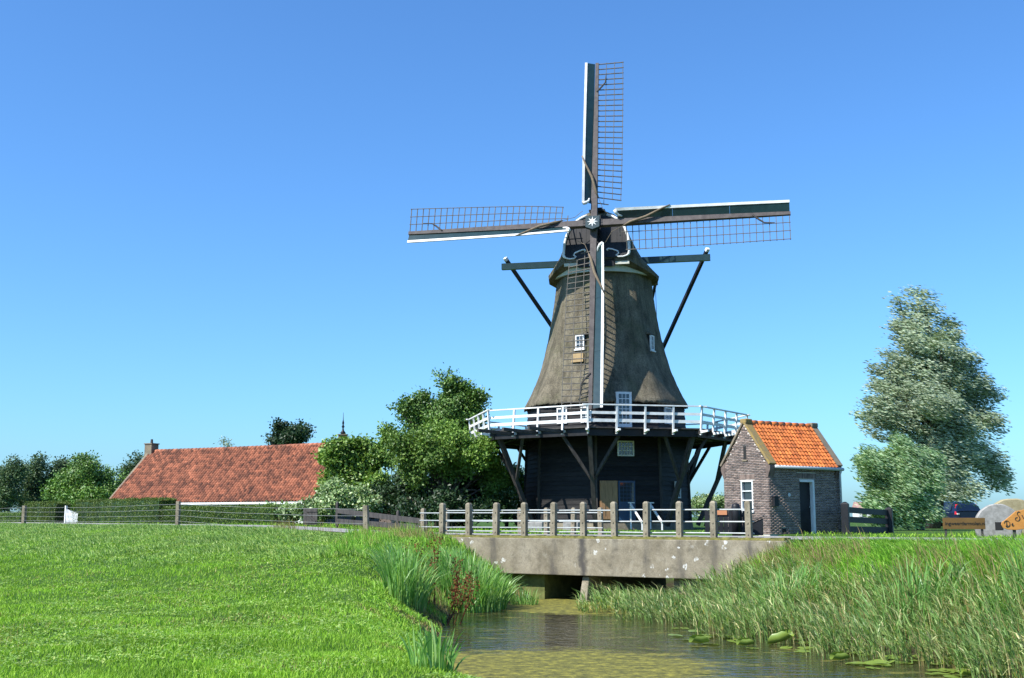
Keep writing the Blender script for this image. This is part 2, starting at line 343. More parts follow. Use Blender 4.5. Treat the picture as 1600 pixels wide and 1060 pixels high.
# ------------------------------------------------------------------ terrain
BD = np.array([.848, -.53]); BN = np.array([.53, .848]); P0 = np.array([-2.27, 37.0]); SP = 1.02
def bpt(t, p, z): return np.array([P0[0] + BD[0] * t + BN[0] * p, P0[1] + BD[1] * t + BN[1] * p, z])
EDGE = np.array([(120, -42), (19.2, 23.6), (6.5, 31.55), (-2.27, 37.03), (-6.0, 40.9), (-15.5, 53), (-30, 71), (-60, 108), (-420, 540)], float)
def seg_dist(P, L):
    best = np.full(len(P), 1e9); sgn = np.ones(len(P))
    for a, b_ in zip(L[:-1], L[1:]):
        d = b_ - a; t = np.clip(((P - a) @ d) / (d @ d), 0, 1); q = a + t[:, None] * d
        r = np.hypot(*(P - q).T); cr = d[0] * (P[:, 1] - a[1]) - d[1] * (P[:, 0] - a[0])
        k = r < best; best = np.where(k, r, best); sgn = np.where(k, np.sign(cr), sgn)
    return best, sgn
b1 = bpt(3.3, 0, 0)[:2]; b2_ = bpt(7.9, 0, 0)[:2]; b3 = bpt(3.3, 8.3, 0)[:2]; b4 = bpt(7.9, 8.3, 0)[:2]
WL = np.array([(16, -8), (8, 0), (5, 5), (2.2, 10.5), (.1, 14.4), (-.95, 18.2), (-1.4, 22), (-1.5, 25.7), (-1.5, 29.7), (-.6, 32.5), b1 + [-.1, -.3], b3])
WR = np.array([b4, b2_ + [.1, -.3], (4.5, 30.5), (5.6, 24.8), (8.0, 19.2), (11, 14.6), (14, 10.5), (19, 5), (30, -5)])
POLY = np.vstack([WL, WR])
def inside(P, poly):
    c = np.zeros(len(P), bool); j = len(poly) - 1
    for i in range(len(poly)):
        a, b_ = poly[i], poly[j]
        k = ((a[1] > P[:, 1]) != (b_[1] > P[:, 1])) & (P[:, 0] < (b_[0] - a[0]) * (P[:, 1] - a[1]) / (b_[1] - a[1] + 1e-12) + a[0])
        c ^= k; j = i
    return c
def sst(x): x = np.clip(x, 0, 1); return x * x * (3 - 2 * x)
def wav(P, s, ph): return np.sin(P[:, 0] * s + ph) * np.sin(P[:, 1] * s * 1.13 + ph * 2.1)
def height(P):
    P = np.asarray(P, float)
    dE, sg = seg_dist(P, EDGE); D = dE * sg      # positive = camera side (south-west of the road edge)
    h0 = .2 * sst(-(P[:, 0] + 3) / 9)
    dl, _ = seg_dist(P, WL); dr, _ = seg_dist(P, WR); dc, _ = seg_dist(P, np.vstack([WL[-1:], WR[:1]]))
    left = dl < dr
    lawn = h0 - (1.07 + h0) * sst((D - .8) / 15)
    rightland = -.06 - .35 * sst((D - 1) / 12)
    land = np.where(D < 0, h0, np.where(left, lawn, rightland))
    dw = np.minimum(np.minimum(dl, dr), dc); ins = inside(P, POLY)
    sl = np.where(left, .62, .55)
    bank = np.where(ins, -1.82 - .5 * np.minimum(dw, 1.0), -1.82 + sl * dw + .03)
    k = .25; z = np.minimum(land, bank); dd = np.clip(k - np.abs(land - bank), 0, k); z = z - dd * dd / (4 * k)
    near = np.clip(1 - np.hypot(P[:, 0], P[:, 1]) / 120, 0, 1)
    z = z + near * np.where(D > .5, .035 * wav(P, 1.1, .3) + .02 * wav(P, 2.7, 1.2), 0)
    return z, D, dw, ins, left
def gz(x, y): return float(height(np.array([[x, y]]))[0][0])
def spread(lo, hi, step, far, n):
    g_ = np.geomspace(step, far, n); return np.concatenate([(lo - np.cumsum(g_))[::-1], np.arange(lo, hi, step), hi + np.cumsum(g_)])
gx = spread(-40, 30, .42, 900, 26); gy = spread(1, 66, .42, 900, 26)
X, Y = np.meshgrid(gx, gy); Pg = np.stack([X.ravel(), Y.ravel()], 1); Z = height(Pg)[0]
nx, ny = len(gx), len(gy); I = np.arange(nx * ny).reshape(ny, nx)
F = np.stack([I[:-1, :-1], I[:-1, 1:], I[1:, 1:], I[1:, :-1]], -1).reshape(-1, 4)
tag(raw('ground', np.column_stack([Pg, Z]), F, M['ground'], smooth=True), kind='structure')

# water sheet
w = MB(); w.add([(-40, -15, -1.8), (45, -15, -1.8), (45, 48, -1.8), (-40, 48, -1.8)], [(0, 1, 2, 3)])
# (lies under the land everywhere except in the ditch)
tag(w.build('water', M['water']), kind='structure')

# road: a sheet 3.4 to 5 m wide behind the edge line
pts = []
for a, b_ in zip(EDGE[1:-1], EDGE[2:]):
    m_ = max(2, int(np.hypot(*(b_ - a)) / 1.5)); m_ = min(m_, 60)
    for t in np.linspace(0, 1, m_, endpoint=False): pts.append(a + (b_ - a) * t)
pts = np.array(pts); tg = np.gradient(pts, axis=0); tg /= np.linalg.norm(tg, axis=1)[:, None]
for _ in range(4): tg[1:-1] = (tg[:-2] + tg[1:-1] * 2 + tg[2:]) / 4
nrm = np.column_stack([tg[:, 1], -tg[:, 0]])
if (nrm[len(nrm) // 4] @ BN) < 0: nrm = -nrm
V = []
for off in (.75, 2.2, 3.7, 5.2):
    q = pts + nrm * off; hh = np.maximum(.2 * sst(-(q[:, 0] + 3) / 9), 0)
    V.append(np.column_stack([q, hh + .03 + (.03 if .8 < off < 5 else 0)]))
k = len(pts); V = np.vstack(V); F = []
for r in range(3):
    i = np.arange(k - 1); F.append(np.stack([r * k + i, r * k + i + 1, (r + 1) * k + i + 1, (r + 1) * k + i], 1))
tag(raw('road', V, np.vstack(F), M['asphalt'], smooth=True), kind='structure')

# ------------------------------------------------------------------ bridge
br = empty('bridge', bpt(5, 0, 0), 'low concrete road bridge with stained side beam spanning the ditch', 'bridge')
bang = math.atan2(BD[1], BD[0])
def bridge_frame_obj(mb, name, m, parent=br, bevel=0):
    """mesh in bridge coordinates (x along the parapet, y across the road)"""
    o = mb.build(name, m, None, origin=(0, 0, 0), bevel=bevel)
    o.parent = parent; o.rotation_euler = (0, 0, bang)
    o.location = np.array([*P0, 0]) - WO[parent.name]; WO[o.name] = np.array([*P0, 0]); return o
FB = WORLD
bridge_frame_obj(MB().box(FB, (-.4, 11.3), (-.12, .30), (-1.06, 0.0)), 'side_beam', M['beam_concrete'], bevel=.02)
bridge_frame_obj(MB().box(FB, (-.4, 11.3), (.302, 6.0), (-.5, -.012)), 'deck', M['concrete'])
bridge_frame_obj(MB().box(FB, (-.4, 11.3), (6.002, 6.3), (-.9, 0.0)), 'side_beam', M['concrete'])
bridge_frame_obj(MB().box(FB, (1.5, 3.69), (.22, 5.8), (-2.4, -.505)), 'abutment', M['algae_wall'])
bridge_frame_obj(MB().box(FB, (7.9, 9.5), (.22, 5.8), (-2.4, -.505)), 'abutment', M['concrete'])
pr = MB(); pr.hexa([(5.02, -.28, -2.3), (5.32, -.28, -2.3), (5.02, 5.4, -2.3), (5.32, 5.4, -2.3), (5.08, .05, -1.08), (5.30, .05, -1.08), (5.08, 5.4, -1.08), (5.30, 5.4, -1.08)])
bridge_frame_obj(pr, 'pier', M['concrete'], bevel=.03)
kb = MB(); N = 90
for i in range(N):       # mossy strip along the road edge, uneven top
    x0 = -.3 + i * 11.5 / N; x1 = x0 + 11.5 / N; h = .055 + .03 * rng.random()
    kb.box(FB, (x0, x1), (.02, .55 + .1 * rng.random()), (.003, h))
bridge_frame_obj(kb, 'moss_strip', M['moss'])['kind'] = 'stuff'

def rail_post(h, w):
    mb = MB(); mb.box(WORLD, (-w / 2, w / 2), (-w / 2, w / 2), (-.14, h - .05))
    a = w / 2; c = w / 4
    mb.hexa([(-a, -a, h - .05), (a, -a, h - .05), (-a, a, h - .05), (a, a, h - .05), (-c, -c, h), (c, -c, h), (-c, c, h), (c, c, h)])
    for z in (.17, .47, .77):      # bolt heads
        mb.box(WORLD, (-.018, .018), (-w / 2 - .02, -w / 2 + .01), (z * h / 1.07 - .018, z * h / 1.07 + .018))
    return mb
def railing(label, ts, p, h, w, rails, side):
    o = bpy.data.objects.new('railing', None); link(o, br, bpt(ts[0], p, 0)); tag(o, label)
    pm = rail_post(h, w).mesh('post'); pm.materials.append(M['post_concrete'])
    for t in ts:
        q = bpy.data.objects.new('post', pm); link(q, o, bpt(t, p, 0)); q.rotation_euler = (radians(rng.normal(0, .8)), radians(rng.normal(0, .8)), bang)
    for z in rails:
        for t0, t1 in zip(ts[:-1], ts[1:]):
            mb = MB(); a = bpt(t0 + (.0 if t0 > ts[0] else -.12), p + side, z + rng.normal(0, .004)); b_ = bpt(t1 - .004 + (.12 if t1 == ts[-1] else 0), p + side, z + rng.normal(0, .004))
            mb.tube([a, b_], .021, 8); mb.build('rail', M['rail'], o, smooth=False)
railing('front railing of eleven thick concrete posts and steel rails', [SP * k for k in range(11)], .10, 1.07, .155, (.19, .50, .83), .075)
railing('back railing of thinner concrete posts and steel rails', [-5.2 + 1.1 * k for k in range(8)], 6.15, .96, .15, (.25, .5, .78), -.07)

# ------------------------------------------------------------------ windmill
C0 = np.array([4.98, 61.5])
mill = empty('windmill', (*C0, 0), 'thatched smock windmill with four lattice sails and white gallery', 'windmill')
A0 = -11
def pol(R, a, z): a = radians(a); return np.array([C0[0] + R * sin(a), C0[1] - R * cos(a), z])
VA = [A0 + 45 * k for k in range(8)]
def octring(R, z): return [pol(R, a, z) for a in VA]
def frustum(r0, z0, r1, z1):
    mb = MB(); v = octring(r0, z0) + octring(r1, z1); f = [(k, (k + 1) % 8, 8 + (k + 1) % 8, 8 + k) for k in range(8)]
    return mb.add(v, f + [tuple(range(8))[::-1], tuple(range(8, 16))])
frustum(4.55, -.2, 4.5, .32).build('plinth', M['concrete'], mill)
core = frustum(4.33, .3, 4.1, 6.9).build('wall_core', M['black_paint'], mill)
# weather boards, one by one, on the faces the yard side shows
def rbody(z): return 4.36 - .22 * (z - .3) / 6.4
zs = np.arange(.3, 6.55, .235)
for k in (5, 6, 7, 0, 1, 2):
    for z in zs:
        z1 = z + .25; a0, a1 = VA[k], VA[(k + 1) % 8]
        ri = rbody(z); mb = MB(); jz = rng.normal(0, .006)
        lo = [pol(ri + .075 + rng.normal(0, .006), a, z + jz) for a in (a0 + .15, a1 - .15)]; hi = [pol(rbody(z1) + .035, a, z1) for a in (a0 + .15, a1 - .15)]
        lo2 = [pol(ri - .01, a, z + jz) for a in (a0 + .15, a1 - .15)]; hi2 = [pol(rbody(z1) - .01, a, z1) for a in (a0 + .15, a1 - .15)]
        mb.hexa([lo2[0], lo2[1], lo[0], lo[1], hi2[0], hi2[1], hi[0], hi[1]])
        mb.build('weather_board', M['black_board'], core)
for k in (6, 7, 0, 1, 2):    # pale-edged corner strips
    mb = MB(); a = VA[k]
    mb.bar(pol(rbody(.3) + .05, a, .3), pol(rbody(4.6) + .05, a, 4.6), .13, .13, up=pol(1, a, 0) - pol(0, a, 0)); mb.build('corner_strip', M['dark_beam'], core)

# thatched tower: eight rounded faces, flaring to the skirt
prof = np.array([(6.30, 4.47), (6.42, 4.50), (6.9, 4.22), (7.65, 3.86), (8.3, 3.60), (9.05, 3.38), (10.1, 3.12), (11.1, 2.93), (12.2, 2.76), (13.35, 2.62)])
zz = np.concatenate([[6.30, 6.36], np.linspace(6.45, 13.35, 46)]); na = 192
ang = np.arange(na) * 360 / na
def octr(a, sharp): # 1 at the corners, ~.924 mid-face, corners softened
    d = (a - A0 + 22.5) % 45 - 22.5           # angle from nearest corner
    flat = cos(pi / 8) / np.cos(np.radians(22.5 - np.abs(d)))
    return flat * (1 - sharp * .016 * np.exp(-(d / 3.2) ** 2))
V = []; 
for i, z in enumerate(zz):
    R = np.interp(z, prof[:, 0], prof[:, 1]); rr = R * octr(ang, 1.0)
    lift = np.zeros(na)
    wob = .007 * np.sin(np.radians(ang) * 13 + z * 1.1) + .006 * rng.standard_normal(na)
    if z > 13: wob *= .3
    a = np.radians(ang); rr = rr + wob * (1 if z < 13 else .5)
    V.append(np.column_stack([C0[0] + rr * np.sin(a), C0[1] - rr * np.cos(a), np.full(na, z) + (.03 * rng.standard_normal(na) if i < 2 else 0)]))
inn = np.column_stack([C0[0] + 3.9 * np.sin(a), C0[1] - 3.9 * np.cos(a), np.full(na, 6.5)])
V = [inn] + V; nr = len(V); V = np.vstack(V); j = np.arange(na); F = []
for i in range(nr - 1): F.append(np.stack([i * na + j, i * na + (j + 1) % na, (i + 1) * na + (j + 1) % na, (i + 1) * na + j], 1))
tower = raw('thatched_tower', V, np.vstack(F), M['thatch'], mill, (*C0, 0), smooth=True)

# gallery (stage): deck planks, edge beams, joist ends, posts and rails
RS = 7.35; ZS = 4.85
gal = bpy.data.objects.new('gallery', None); link(gal, mill, (*C0, ZS)); tag(gal, 'white railed wooden gallery round the tower')
for k in range(8):
    a0, a1 = VA[k], VA[(k + 1) % 8]
    for i, r in enumerate(np.arange(4.3, 7.3, .25)):
        r1 = r + .24; mb = MB(); dz = rng.normal(0, .004)
        lo = [pol(r, a0, ZS - .06 + dz), pol(r, a1, ZS - .06 + dz), pol(r1, a0, ZS - .06 + dz), pol(r1, a1, ZS - .06 + dz)]
        mb.hexa([p for p in lo] + [p + [0, 0, .06] for p in lo]); mb.build('deck_plank', M['dark_beam'], gal)
    for rr, dz, hh in ((7.0, -.064, .34), (5.6, -.064, .22)):
        mb = MB(); p, q = pol(rr, a0, ZS + dz - hh / 2), pol(rr, a1, ZS + dz - hh / 2); mb.bar(p, q, .16, hh); mb.build('edge_beam', M['black_paint'], gal)
    sidev = pol(RS, a1, 0) - pol(RS, a0, 0); outw = pol(1, (a0 + a1) / 2, 0) - pol(0, (a0 + a1) / 2, 0); tang = sidev / np.linalg.norm(sidev)
    def sp_(t, dr, z): return pol(RS, a0, z) + sidev * t + outw * dr
    for i in range(4):
        t = i / 4; mb = MB(); o_ = outw if i else (pol(1, a0, 0) - pol(0, a0, 0))
        base = sp_(t, 0, ZS)
        mb.bar(base + o_ * -.02 + [0, 0, -.33], base + o_ * .10 + [0, 0, 1.02], .085, .085, up=o_); mb.build('railing_post', M['white'], gal)
        mb = MB(); mb.bar(base - o_ * 3.0 + [0, 0, -.20], base + o_ * .02 + [0, 0, -.20], .10, .15); mb.build('joist', M['dark_beam'], gal)
        mb = MB(); mb.bar(base + o_ * .025 + [0, 0, -.18], base + o_ * .5 + [0, 0, -.15], .12, .13, w2=.10, h2=.09); mb.build('joist_end', M['white'], gal)
    for z, dr, w_, h_ in ((1.04, .10, .11, .06), (.66, .045, .035, .13), (.30, .0, .035, .15)):
        mb = MB(); ex = .5 if z > 1 else 0
        mb.bar(sp_(0, dr, ZS + z) - tang * (ex * .55), sp_(1, dr, ZS + z) + tang * ex * .55, w_, h_); mb.build('rail', M['white'], gal)
# struts carrying the gallery
for k in range(8):
    a = VA[k]; p, q = pol(4.75, a, .2), pol(6.75, a, ZS - .35)
    mb = MB(); mb.bar(p, q, .2, .22, up=(0.01, 0.02, 1)); st = mb.build('gallery_strut', M['dark_beam'], mill)
    m0 = p + (q - p) * .50
    for sg in (-1, 1):
        aa = VA[(k + sg) % 8]; e = pol(6.85, a, ZS - .36) * .72 + pol(6.85, aa, ZS - .36) * .28
        mb = MB(); mb.bar(m0, e, .13, .14); mb.build('brace', M['dark_beam'], st)

# openings of the mill
def facefr(a, r, z, off=0):
    """frame on a wall face: x to the viewer's right, y outward, z up"""
    o = np.array([sin(radians(a)), -cos(radians(a)), 0.]); t = np.array([cos(radians(a)), sin(radians(a)), 0.])
    return Fr(np.array([*C0, z]) + o * r + t * off, t, o)
def window(parent, fr, w, h, nxp, nyp, fw=.07, bw=.025, dep=.08, frame_m='white', glass_m='glass', name='window'):
    mb = MB(); x = w / 2
    mb.box(fr, (-x, x), (0, dep), (-h / 2, -h / 2 + fw)).box(fr, (-x, x), (0, dep), (h / 2 - fw, h / 2))
    mb.box(fr, (-x, -x + fw), (0, dep - .002), (-h / 2 + fw, h / 2 - fw)).box(fr, (x - fw, x), (0, dep - .002), (-h / 2 + fw, h / 2 - fw))
    f = mb.build(name, M[frame_m], parent)
    mb = MB(); iw = w - 2 * fw; ih = h - 2 * fw
    for i in range(1, nxp): c = -iw / 2 + iw * i / nxp; mb.box(fr, (c - bw / 2, c + bw / 2), (.03, dep - .02), (-ih / 2, ih / 2))
    for i in range(1, nyp): c = -ih / 2 + ih * i / nyp; mb.box(fr, (-iw / 2, iw / 2), (.031, dep - .021), (c - bw / 2, c + bw / 2))
    if nxp * nyp > 1: mb.build('glazing_bar', M[frame_m], f)
    for i in range(nxp):
        for jn in range(nyp):
            x0 = -iw / 2 + iw * i / nxp; z0 = -ih / 2 + ih * jn / nyp
            mb = MB(); mb.box(fr, (x0, x0 + iw / nxp), (.01, .035), (z0, z0 + ih / nyp)); mb.build('pane', M[glass_m], f)
    return f
ap = cos(pi / 8)
FA = A0 + 22.5      # front-right face
window(mill, facefr(FA, rbody(3.95) * ap + .06, 4.0, -.12), .86, .76, 5, 3)
dfr = facefr(FA, rbody(1.2) * ap + .06, .42, -1.05)
mb = MB(); mb.box(dfr, (-.45, .45), (.0, .07), (0, 1.98)); d1 = mb.build('door', M['brown_door'], mill); tag(d1, 'brown plank door')
for x in (-.3, .3): 
    mb = MB(); mb.box(dfr, (x - .10, x + .10), (.071, .09), (.1, 1.9)); mb.build('stile', M['brown_door'], d1)
for z in (.1, .95, 1.75):
    mb = MB(); mb.box(dfr, (-.42, .42), (.091, .105), (z, z + .13)); mb.build('ledge', M['brown_door'], d1)
dfr = facefr(FA, rbody(1.2) * ap + .06, .42, -.13)
mb = MB(); mb.box(dfr, (-.43, .43), (0, .08), (0, 1.98)); d2 = mb.build('door', M['blue_door'], mill); tag(d2, 'blue half-glazed door')
for i in range(4):
    for jn in range(5):
        mb = MB(); x0 = -.36 + .18 * i; z0 = .95 + .19 * jn; mb.box(dfr, (x0 + .012, x0 + .168), (.081, .09), (z0 + .012, z0 + .178)); mb.build('pane', M['glass'], d2)
window(mill, facefr(FA + 45, rbody(1.6) * ap + .06, 2.0, .15), .62, .85, 3, 4)
# stage-level door in the thatch, stage windows
df = facefr(FA, 3.92, ZS + .05, -.22)
mb = MB(); mb.box(df, (-.40, .40), (-.5, .26), (0, 1.92)); dd_ = mb.build('gallery_door', M['white'], mill); tag(dd_, 'white gallery door with small panes')
for i in range(3):
    for jn in range(6):
        mb = MB(); x0 = -.29 + .193 * i; z0 = .3 + .255 * jn; mb.box(df, (x0 + .02, x0 + .173), (.255, .268), (z0 + .02, z0 + .235)); mb.build('pane', M['glass'], dd_)
window(mill, facefr(FA + 45, rbody(5.6) * ap + .06, 5.75, -.55), .75, .85, 4, 4)
window(mill, facefr(FA - 45, rbody(5.6) * ap + .06, 5.7, -.3), .6, .8, 2, 3)
window(mill, facefr(FA - 45, rbody(5.6) * ap + .06, 5.7, 1.1), .6, .8, 2, 3)
# thatch windows
def thatch_window(a, z, off, w_=.52, h_=.74):
    r = np.interp(z, prof[:, 0], prof[:, 1]) * ap
    r0 = np.interp(z - h_ / 2, prof[:, 0], prof[:, 1]) * ap
    fr = facefr(a, r0 - .04, z, off)
    mb = MB(); mb.box(fr, (-w_ / 2 - .02, w_ / 2 + .02), (-.8, -.005), (-h_ / 2 - .01, h_ / 2 + .01)); bx = mb.build('dormer_box', M['black_paint'], mill)
    window(mill, fr, w_, h_, 2, 3)
    mb = MB(); mb.box(fr, (-w_ / 2 - .05, w_ / 2 + .05), (-.02, .14), (-h_ / 2 - .07, -h_ / 2 - .005)); mb.build('sill', M['white'], mill)
    mb = MB()  # little thatch hood
    mb.hexa([fr(-w_ / 2 - .16, -.9, h_ / 2 + .03), fr(w_ / 2 + .16, -.9, h_ / 2 + .03), fr(-w_ / 2 - .16, .13, h_ / 2 + .03), fr(w_ / 2 + .16, .13, h_ / 2 + .03),
             fr(-w_ / 2 - .1, -.95, h_ / 2 + .5), fr(w_ / 2 + .1, -.95, h_ / 2 + .5), fr(-w_ / 2 - .1, .05, h_ / 2 + .11), fr(w_ / 2 + .1, .05, h_ / 2 + .11)])
    mb.build('hood', M['thatch'], mill, bevel=.04)
thatch_window(FA - 45, 9.55, .28)
thatch_window(FA + 45, 9.6, -.45, .4, .8)
mb = MB(); fr = facefr(FA - 45, np.interp(8.8, prof[:, 0], prof[:, 1]) * ap + .02, 8.72, .25)
mb.hexa([fr(-.36, .08, -.24), fr(.36, .08, -.24), fr(-.36, .17, -.24), fr(.36, .17, -.24), fr(-.3, -.05, .22), fr(.3, -.05, .22), fr(-.3, .03, .22), fr(.3, .03, .22)])
mb.build('patch_board', surf('new_reed_patch', (.24, .17, .085), (.33, .24, .12), 5, .9, 40, .6, .02), mill)

# cream curb ring below the cap
mb = MB(); n_ = 64; V = []; F = []
for r, z in ((2.58, 13.3), (2.72, 13.3), (2.72, 13.62), (2.58, 13.62)):
    V += [pol(r, 360 * k / n_, z) for k in range(n_)]
for i in range(4):
    for k in range(n_): F.append((i * n_ + k, i * n_ + (k + 1) % n_, ((i + 1) % 4) * n_ + (k + 1) % n_, ((i + 1) % 4) * n_ + k))
mb.add(V, F).build('curb_ring', M['cream'], mill, smooth=False)

# cap
YAW = radians(12); FWD = np.array([-sin(YAW), -cos(YAW), 0]); LAT = np.array([cos(YAW), -sin(YAW), 0])
CF = Fr((*C0, 0), LAT, FWD)      # x right, y towards the sails, z up
lat_n = np.array([1, .92, .76, .67, .59, .48, .36, .25, .13, .05, 0]); drop_n = np.array([1, .935, .79, .66, .53, .35, .18, .085, .02, .004, 0])
GB = Fr(CF(0, 0, 0), LAT, FWD)
def gp(x, y, z): return CF(x, y - .23 * (z - 14.0), z)     # the gable plane leans back like the sails
stn = [(2.8, 1.72, 14.0, 16.5), (2.5, 1.98, 13.88, 16.72), (2.0, 2.4, 13.68, 16.80), (1.1, 2.86, 13.5, 16.86), (0, 3.02, 13.45, 16.82), (-1.2, 2.82, 13.45, 16.55), (-2.2, 2.3, 13.5, 16.0), (-2.9, 1.6, 13.6, 15.4), (-3.25, .9, 13.7, 14.8)]
arch_n = np.array([.94, 1.0, 1.0, .985, .95, .86, .68, .50, .26, .10, 0])
mb = MB(); V = []; F = []; L = len(lat_n) * 2 - 1
blend = [1, .75, .35, .08, 0, 0, 0, 0, 0]
for (s_, w_, zb, za), bl_ in zip(stn, blend):
    ln_ = lat_n * (1 - bl_) + arch_n * bl_
    row = [(-x * w_, za - d_ * (za - zb)) for x, d_ in zip(ln_, drop_n)] + [(x * w_, za - d_ * (za - zb)) for x, d_ in list(zip(ln_, drop_n))[-2::-1]]
    V += [CF(x, s_ - max(0, s_ - 1.2) / 1.6 * .23 * (z - 14.0), z) for x, z in row]
for i in range(len(stn) - 1):
    for k in range(L - 1): F.append((i * L + k, i * L + k + 1, (i + 1) * L + k + 1, (i + 1) * L + k))
F.append(tuple(range(L))); F.append(tuple((len(stn) - 1) * L + k for k in range(L))[::-1])
o0 = len(V)
for s_, w_, zb, za in stn: V += [CF(-w_ + .03, s_, zb - .2), CF(w_ - .03, s_, zb - .2)]
for i in range(len(stn) - 1):
    a_, b_ = o0 + 2 * i, o0 + 2 * i + 2
    F += [(a_, b_, b_ + 1, a_ + 1), (i * L, (i + 1) * L, b_, a_), ((i + 1) * L - 1, (i + 2) * L - 1, b_ + 1, a_ + 1)]
e_ = len(stn) - 1
F += [(0, o0, o0 + 1, L - 1), (e_ * L, o0 + 2 * e_, o0 + 2 * e_ + 1, e_ * L + L - 1)]
mb.add(V, F); cap = mb.build('cap', M['thatch'], mill, smooth=False)
sub = cap.modifiers.new('edge', 'BEVEL'); sub.width = .05; sub.segments = 2; sub.limit_method = 'ANGLE'; sub.angle_limit = radians(40)
# front gable: boards, white edging and scrolls, date board
def gx_at(z, w_=1.72, zb=14.0, za=16.5): return float(np.interp((za - z) / (za - zb), drop_n[::-1], arch_n[::-1])) * w_
for i in range(12):
    x0 = -1.62 + i * .27; x1 = x0 + .26; mb = MB()
    def top(x):
        zz_ = np.linspace(14, 16.48, 60); ok = [z for z in zz_ if gx_at(z) >= abs(x)]; return (ok[-1] if ok else 14.05) - .05
    t0, t1 = top(x0), top(x1)
    mb.hexa([gp(x0, 2.81, 13.98), gp(x1, 2.81, 13.98), gp(x0, 2.85, 13.98), gp(x1, 2.85, 13.98), gp(x0, 2.81, t0), gp(x1, 2.81, t1), gp(x0, 2.85, t0), gp(x1, 2.85, t1)])
    mb.build('gable_board', M['black_paint'], cap)
for sg in (-1, 1):
    zz_ = np.linspace(14.12, 16.42, 26); pts = [gp(sg * gx_at(z), 2.86, z) for z in zz_]
    pts = [gp(sg * x, 2.88, z) for x, z in ((.62, 14.36), (.55, 14.42), (.62, 14.47), (.85, 14.42), (1.12, 14.30), (1.18, 14.17), (1.05, 14.08), (1.15, 13.99), (1.4, 13.98), (1.6, 14.04))] + pts
    MB().tube(pts, [.045] * 10 + [.075] * 26, 8).build('gable_edging', M['white'], cap, smooth=True)
mb = MB(); mb.box(CF, (-.95, .95), (2.72, 2.80), (13.52, 13.93)); db = mb.build('date_board', M['black_paint'], cap)
for x in (-1.35, 1.35): mb = MB(); mb.box(CF, (x - .36, x + .36), (2.6, 2.76), (13.62, 13.86)); mb.build('beam_end', M['cream'], cap)
def text_mesh(s_, size, name, m, parent, fr, ext=.006, shear=0, align='CENTER'):
    c = bpy.data.curves.new(name, 'FONT'); c.body = s_; c.size = size; c.extrude = ext; c.align_x = align; c.shear = shear
    t = bpy.data.objects.new('tmp', c); col.objects.link(t); dg = bpy.context.evaluated_depsgraph_get(); dg.update()
    me = bpy.data.meshes.new_from_object(t.evaluated_get(dg)); bpy.data.objects.remove(t); me.name = name
    v = np.array([x.co[:] for x in me.vertices]); W = np.array([fr(a_, b__, c_) for a_, b__, c_ in zip(v[:, 0], v[:, 2], v[:, 1])]) - WO[parent.name]
    me.vertices.foreach_set('co', W.ravel()); me.materials.clear(); me.materials.append(m); me.update()
    o = bpy.data.objects.new(name, me); return link(o, parent, WO[parent.name])
text_mesh('17 82', .40, 'date_numerals', M['white'], db, Fr(CF(0, 2.81, 13.59), LAT, FWD))
mb = MB(); mb.box(CF, (-.42, .42), (1.5, 2.42), (16.62, 16.70)).box(CF, (-.28, .28), (1.5, 2.46), (16.702, 16.78)); mb.build('ridge_board', M['black_paint'], cap)

# windshaft, hub and the four sails
TILT = radians(12); HUB = at(928, 354, 58.4)
UP = np.array([0, 0, cos(TILT)]) - FWD * sin(TILT); NRM = FWD * cos(TILT) + np.array([0, 0, 1]) * sin(TILT)
mb = MB(); mb.tube([HUB - NRM * 2.2, HUB - NRM * .2], .27, 12); mb.build('windshaft', M['black_paint'], mill)
HF = Fr(HUB, LAT, NRM, UP)
mb = MB(); mb.prism([HF(x, .34, z) for x, z in ((-.36, .36), (-.3, .33), (.3, .33), (.36, .36), (.36, -.28), (0, -.42), (-.36, -.28))], NRM * .22); hub = mb.build('hub', M['green_board'], mill)
mb = MB()
for i in range(8):
    a = pi / 4 * i; d_ = np.array([sin(a), cos(a)]); p_ = np.array([d_[1], -d_[0]])
    tip = d_ * .29; s1 = d_ * .1 + p_ * .045; s2 = d_ * .1 - p_ * .045
    mb.add([HF(0, .60, 0), HF(s1[0], .575, s1[1]), HF(tip[0], .575, tip[1]), HF(s2[0], .575, s2[1])], [(0, 1, 2), (0, 2, 3)])
mb.build('star', M['white'], hub, fixn=False)
for x in (-.45, .45):
    for z in (-.14, 0, .14):
        mb = MB(); mb.box(HF, (x - .07, x + .07), (.3, .47), (z - .04, z + .04)); mb.build('wedge', M['black_paint'], hub)
SK = 1.0246
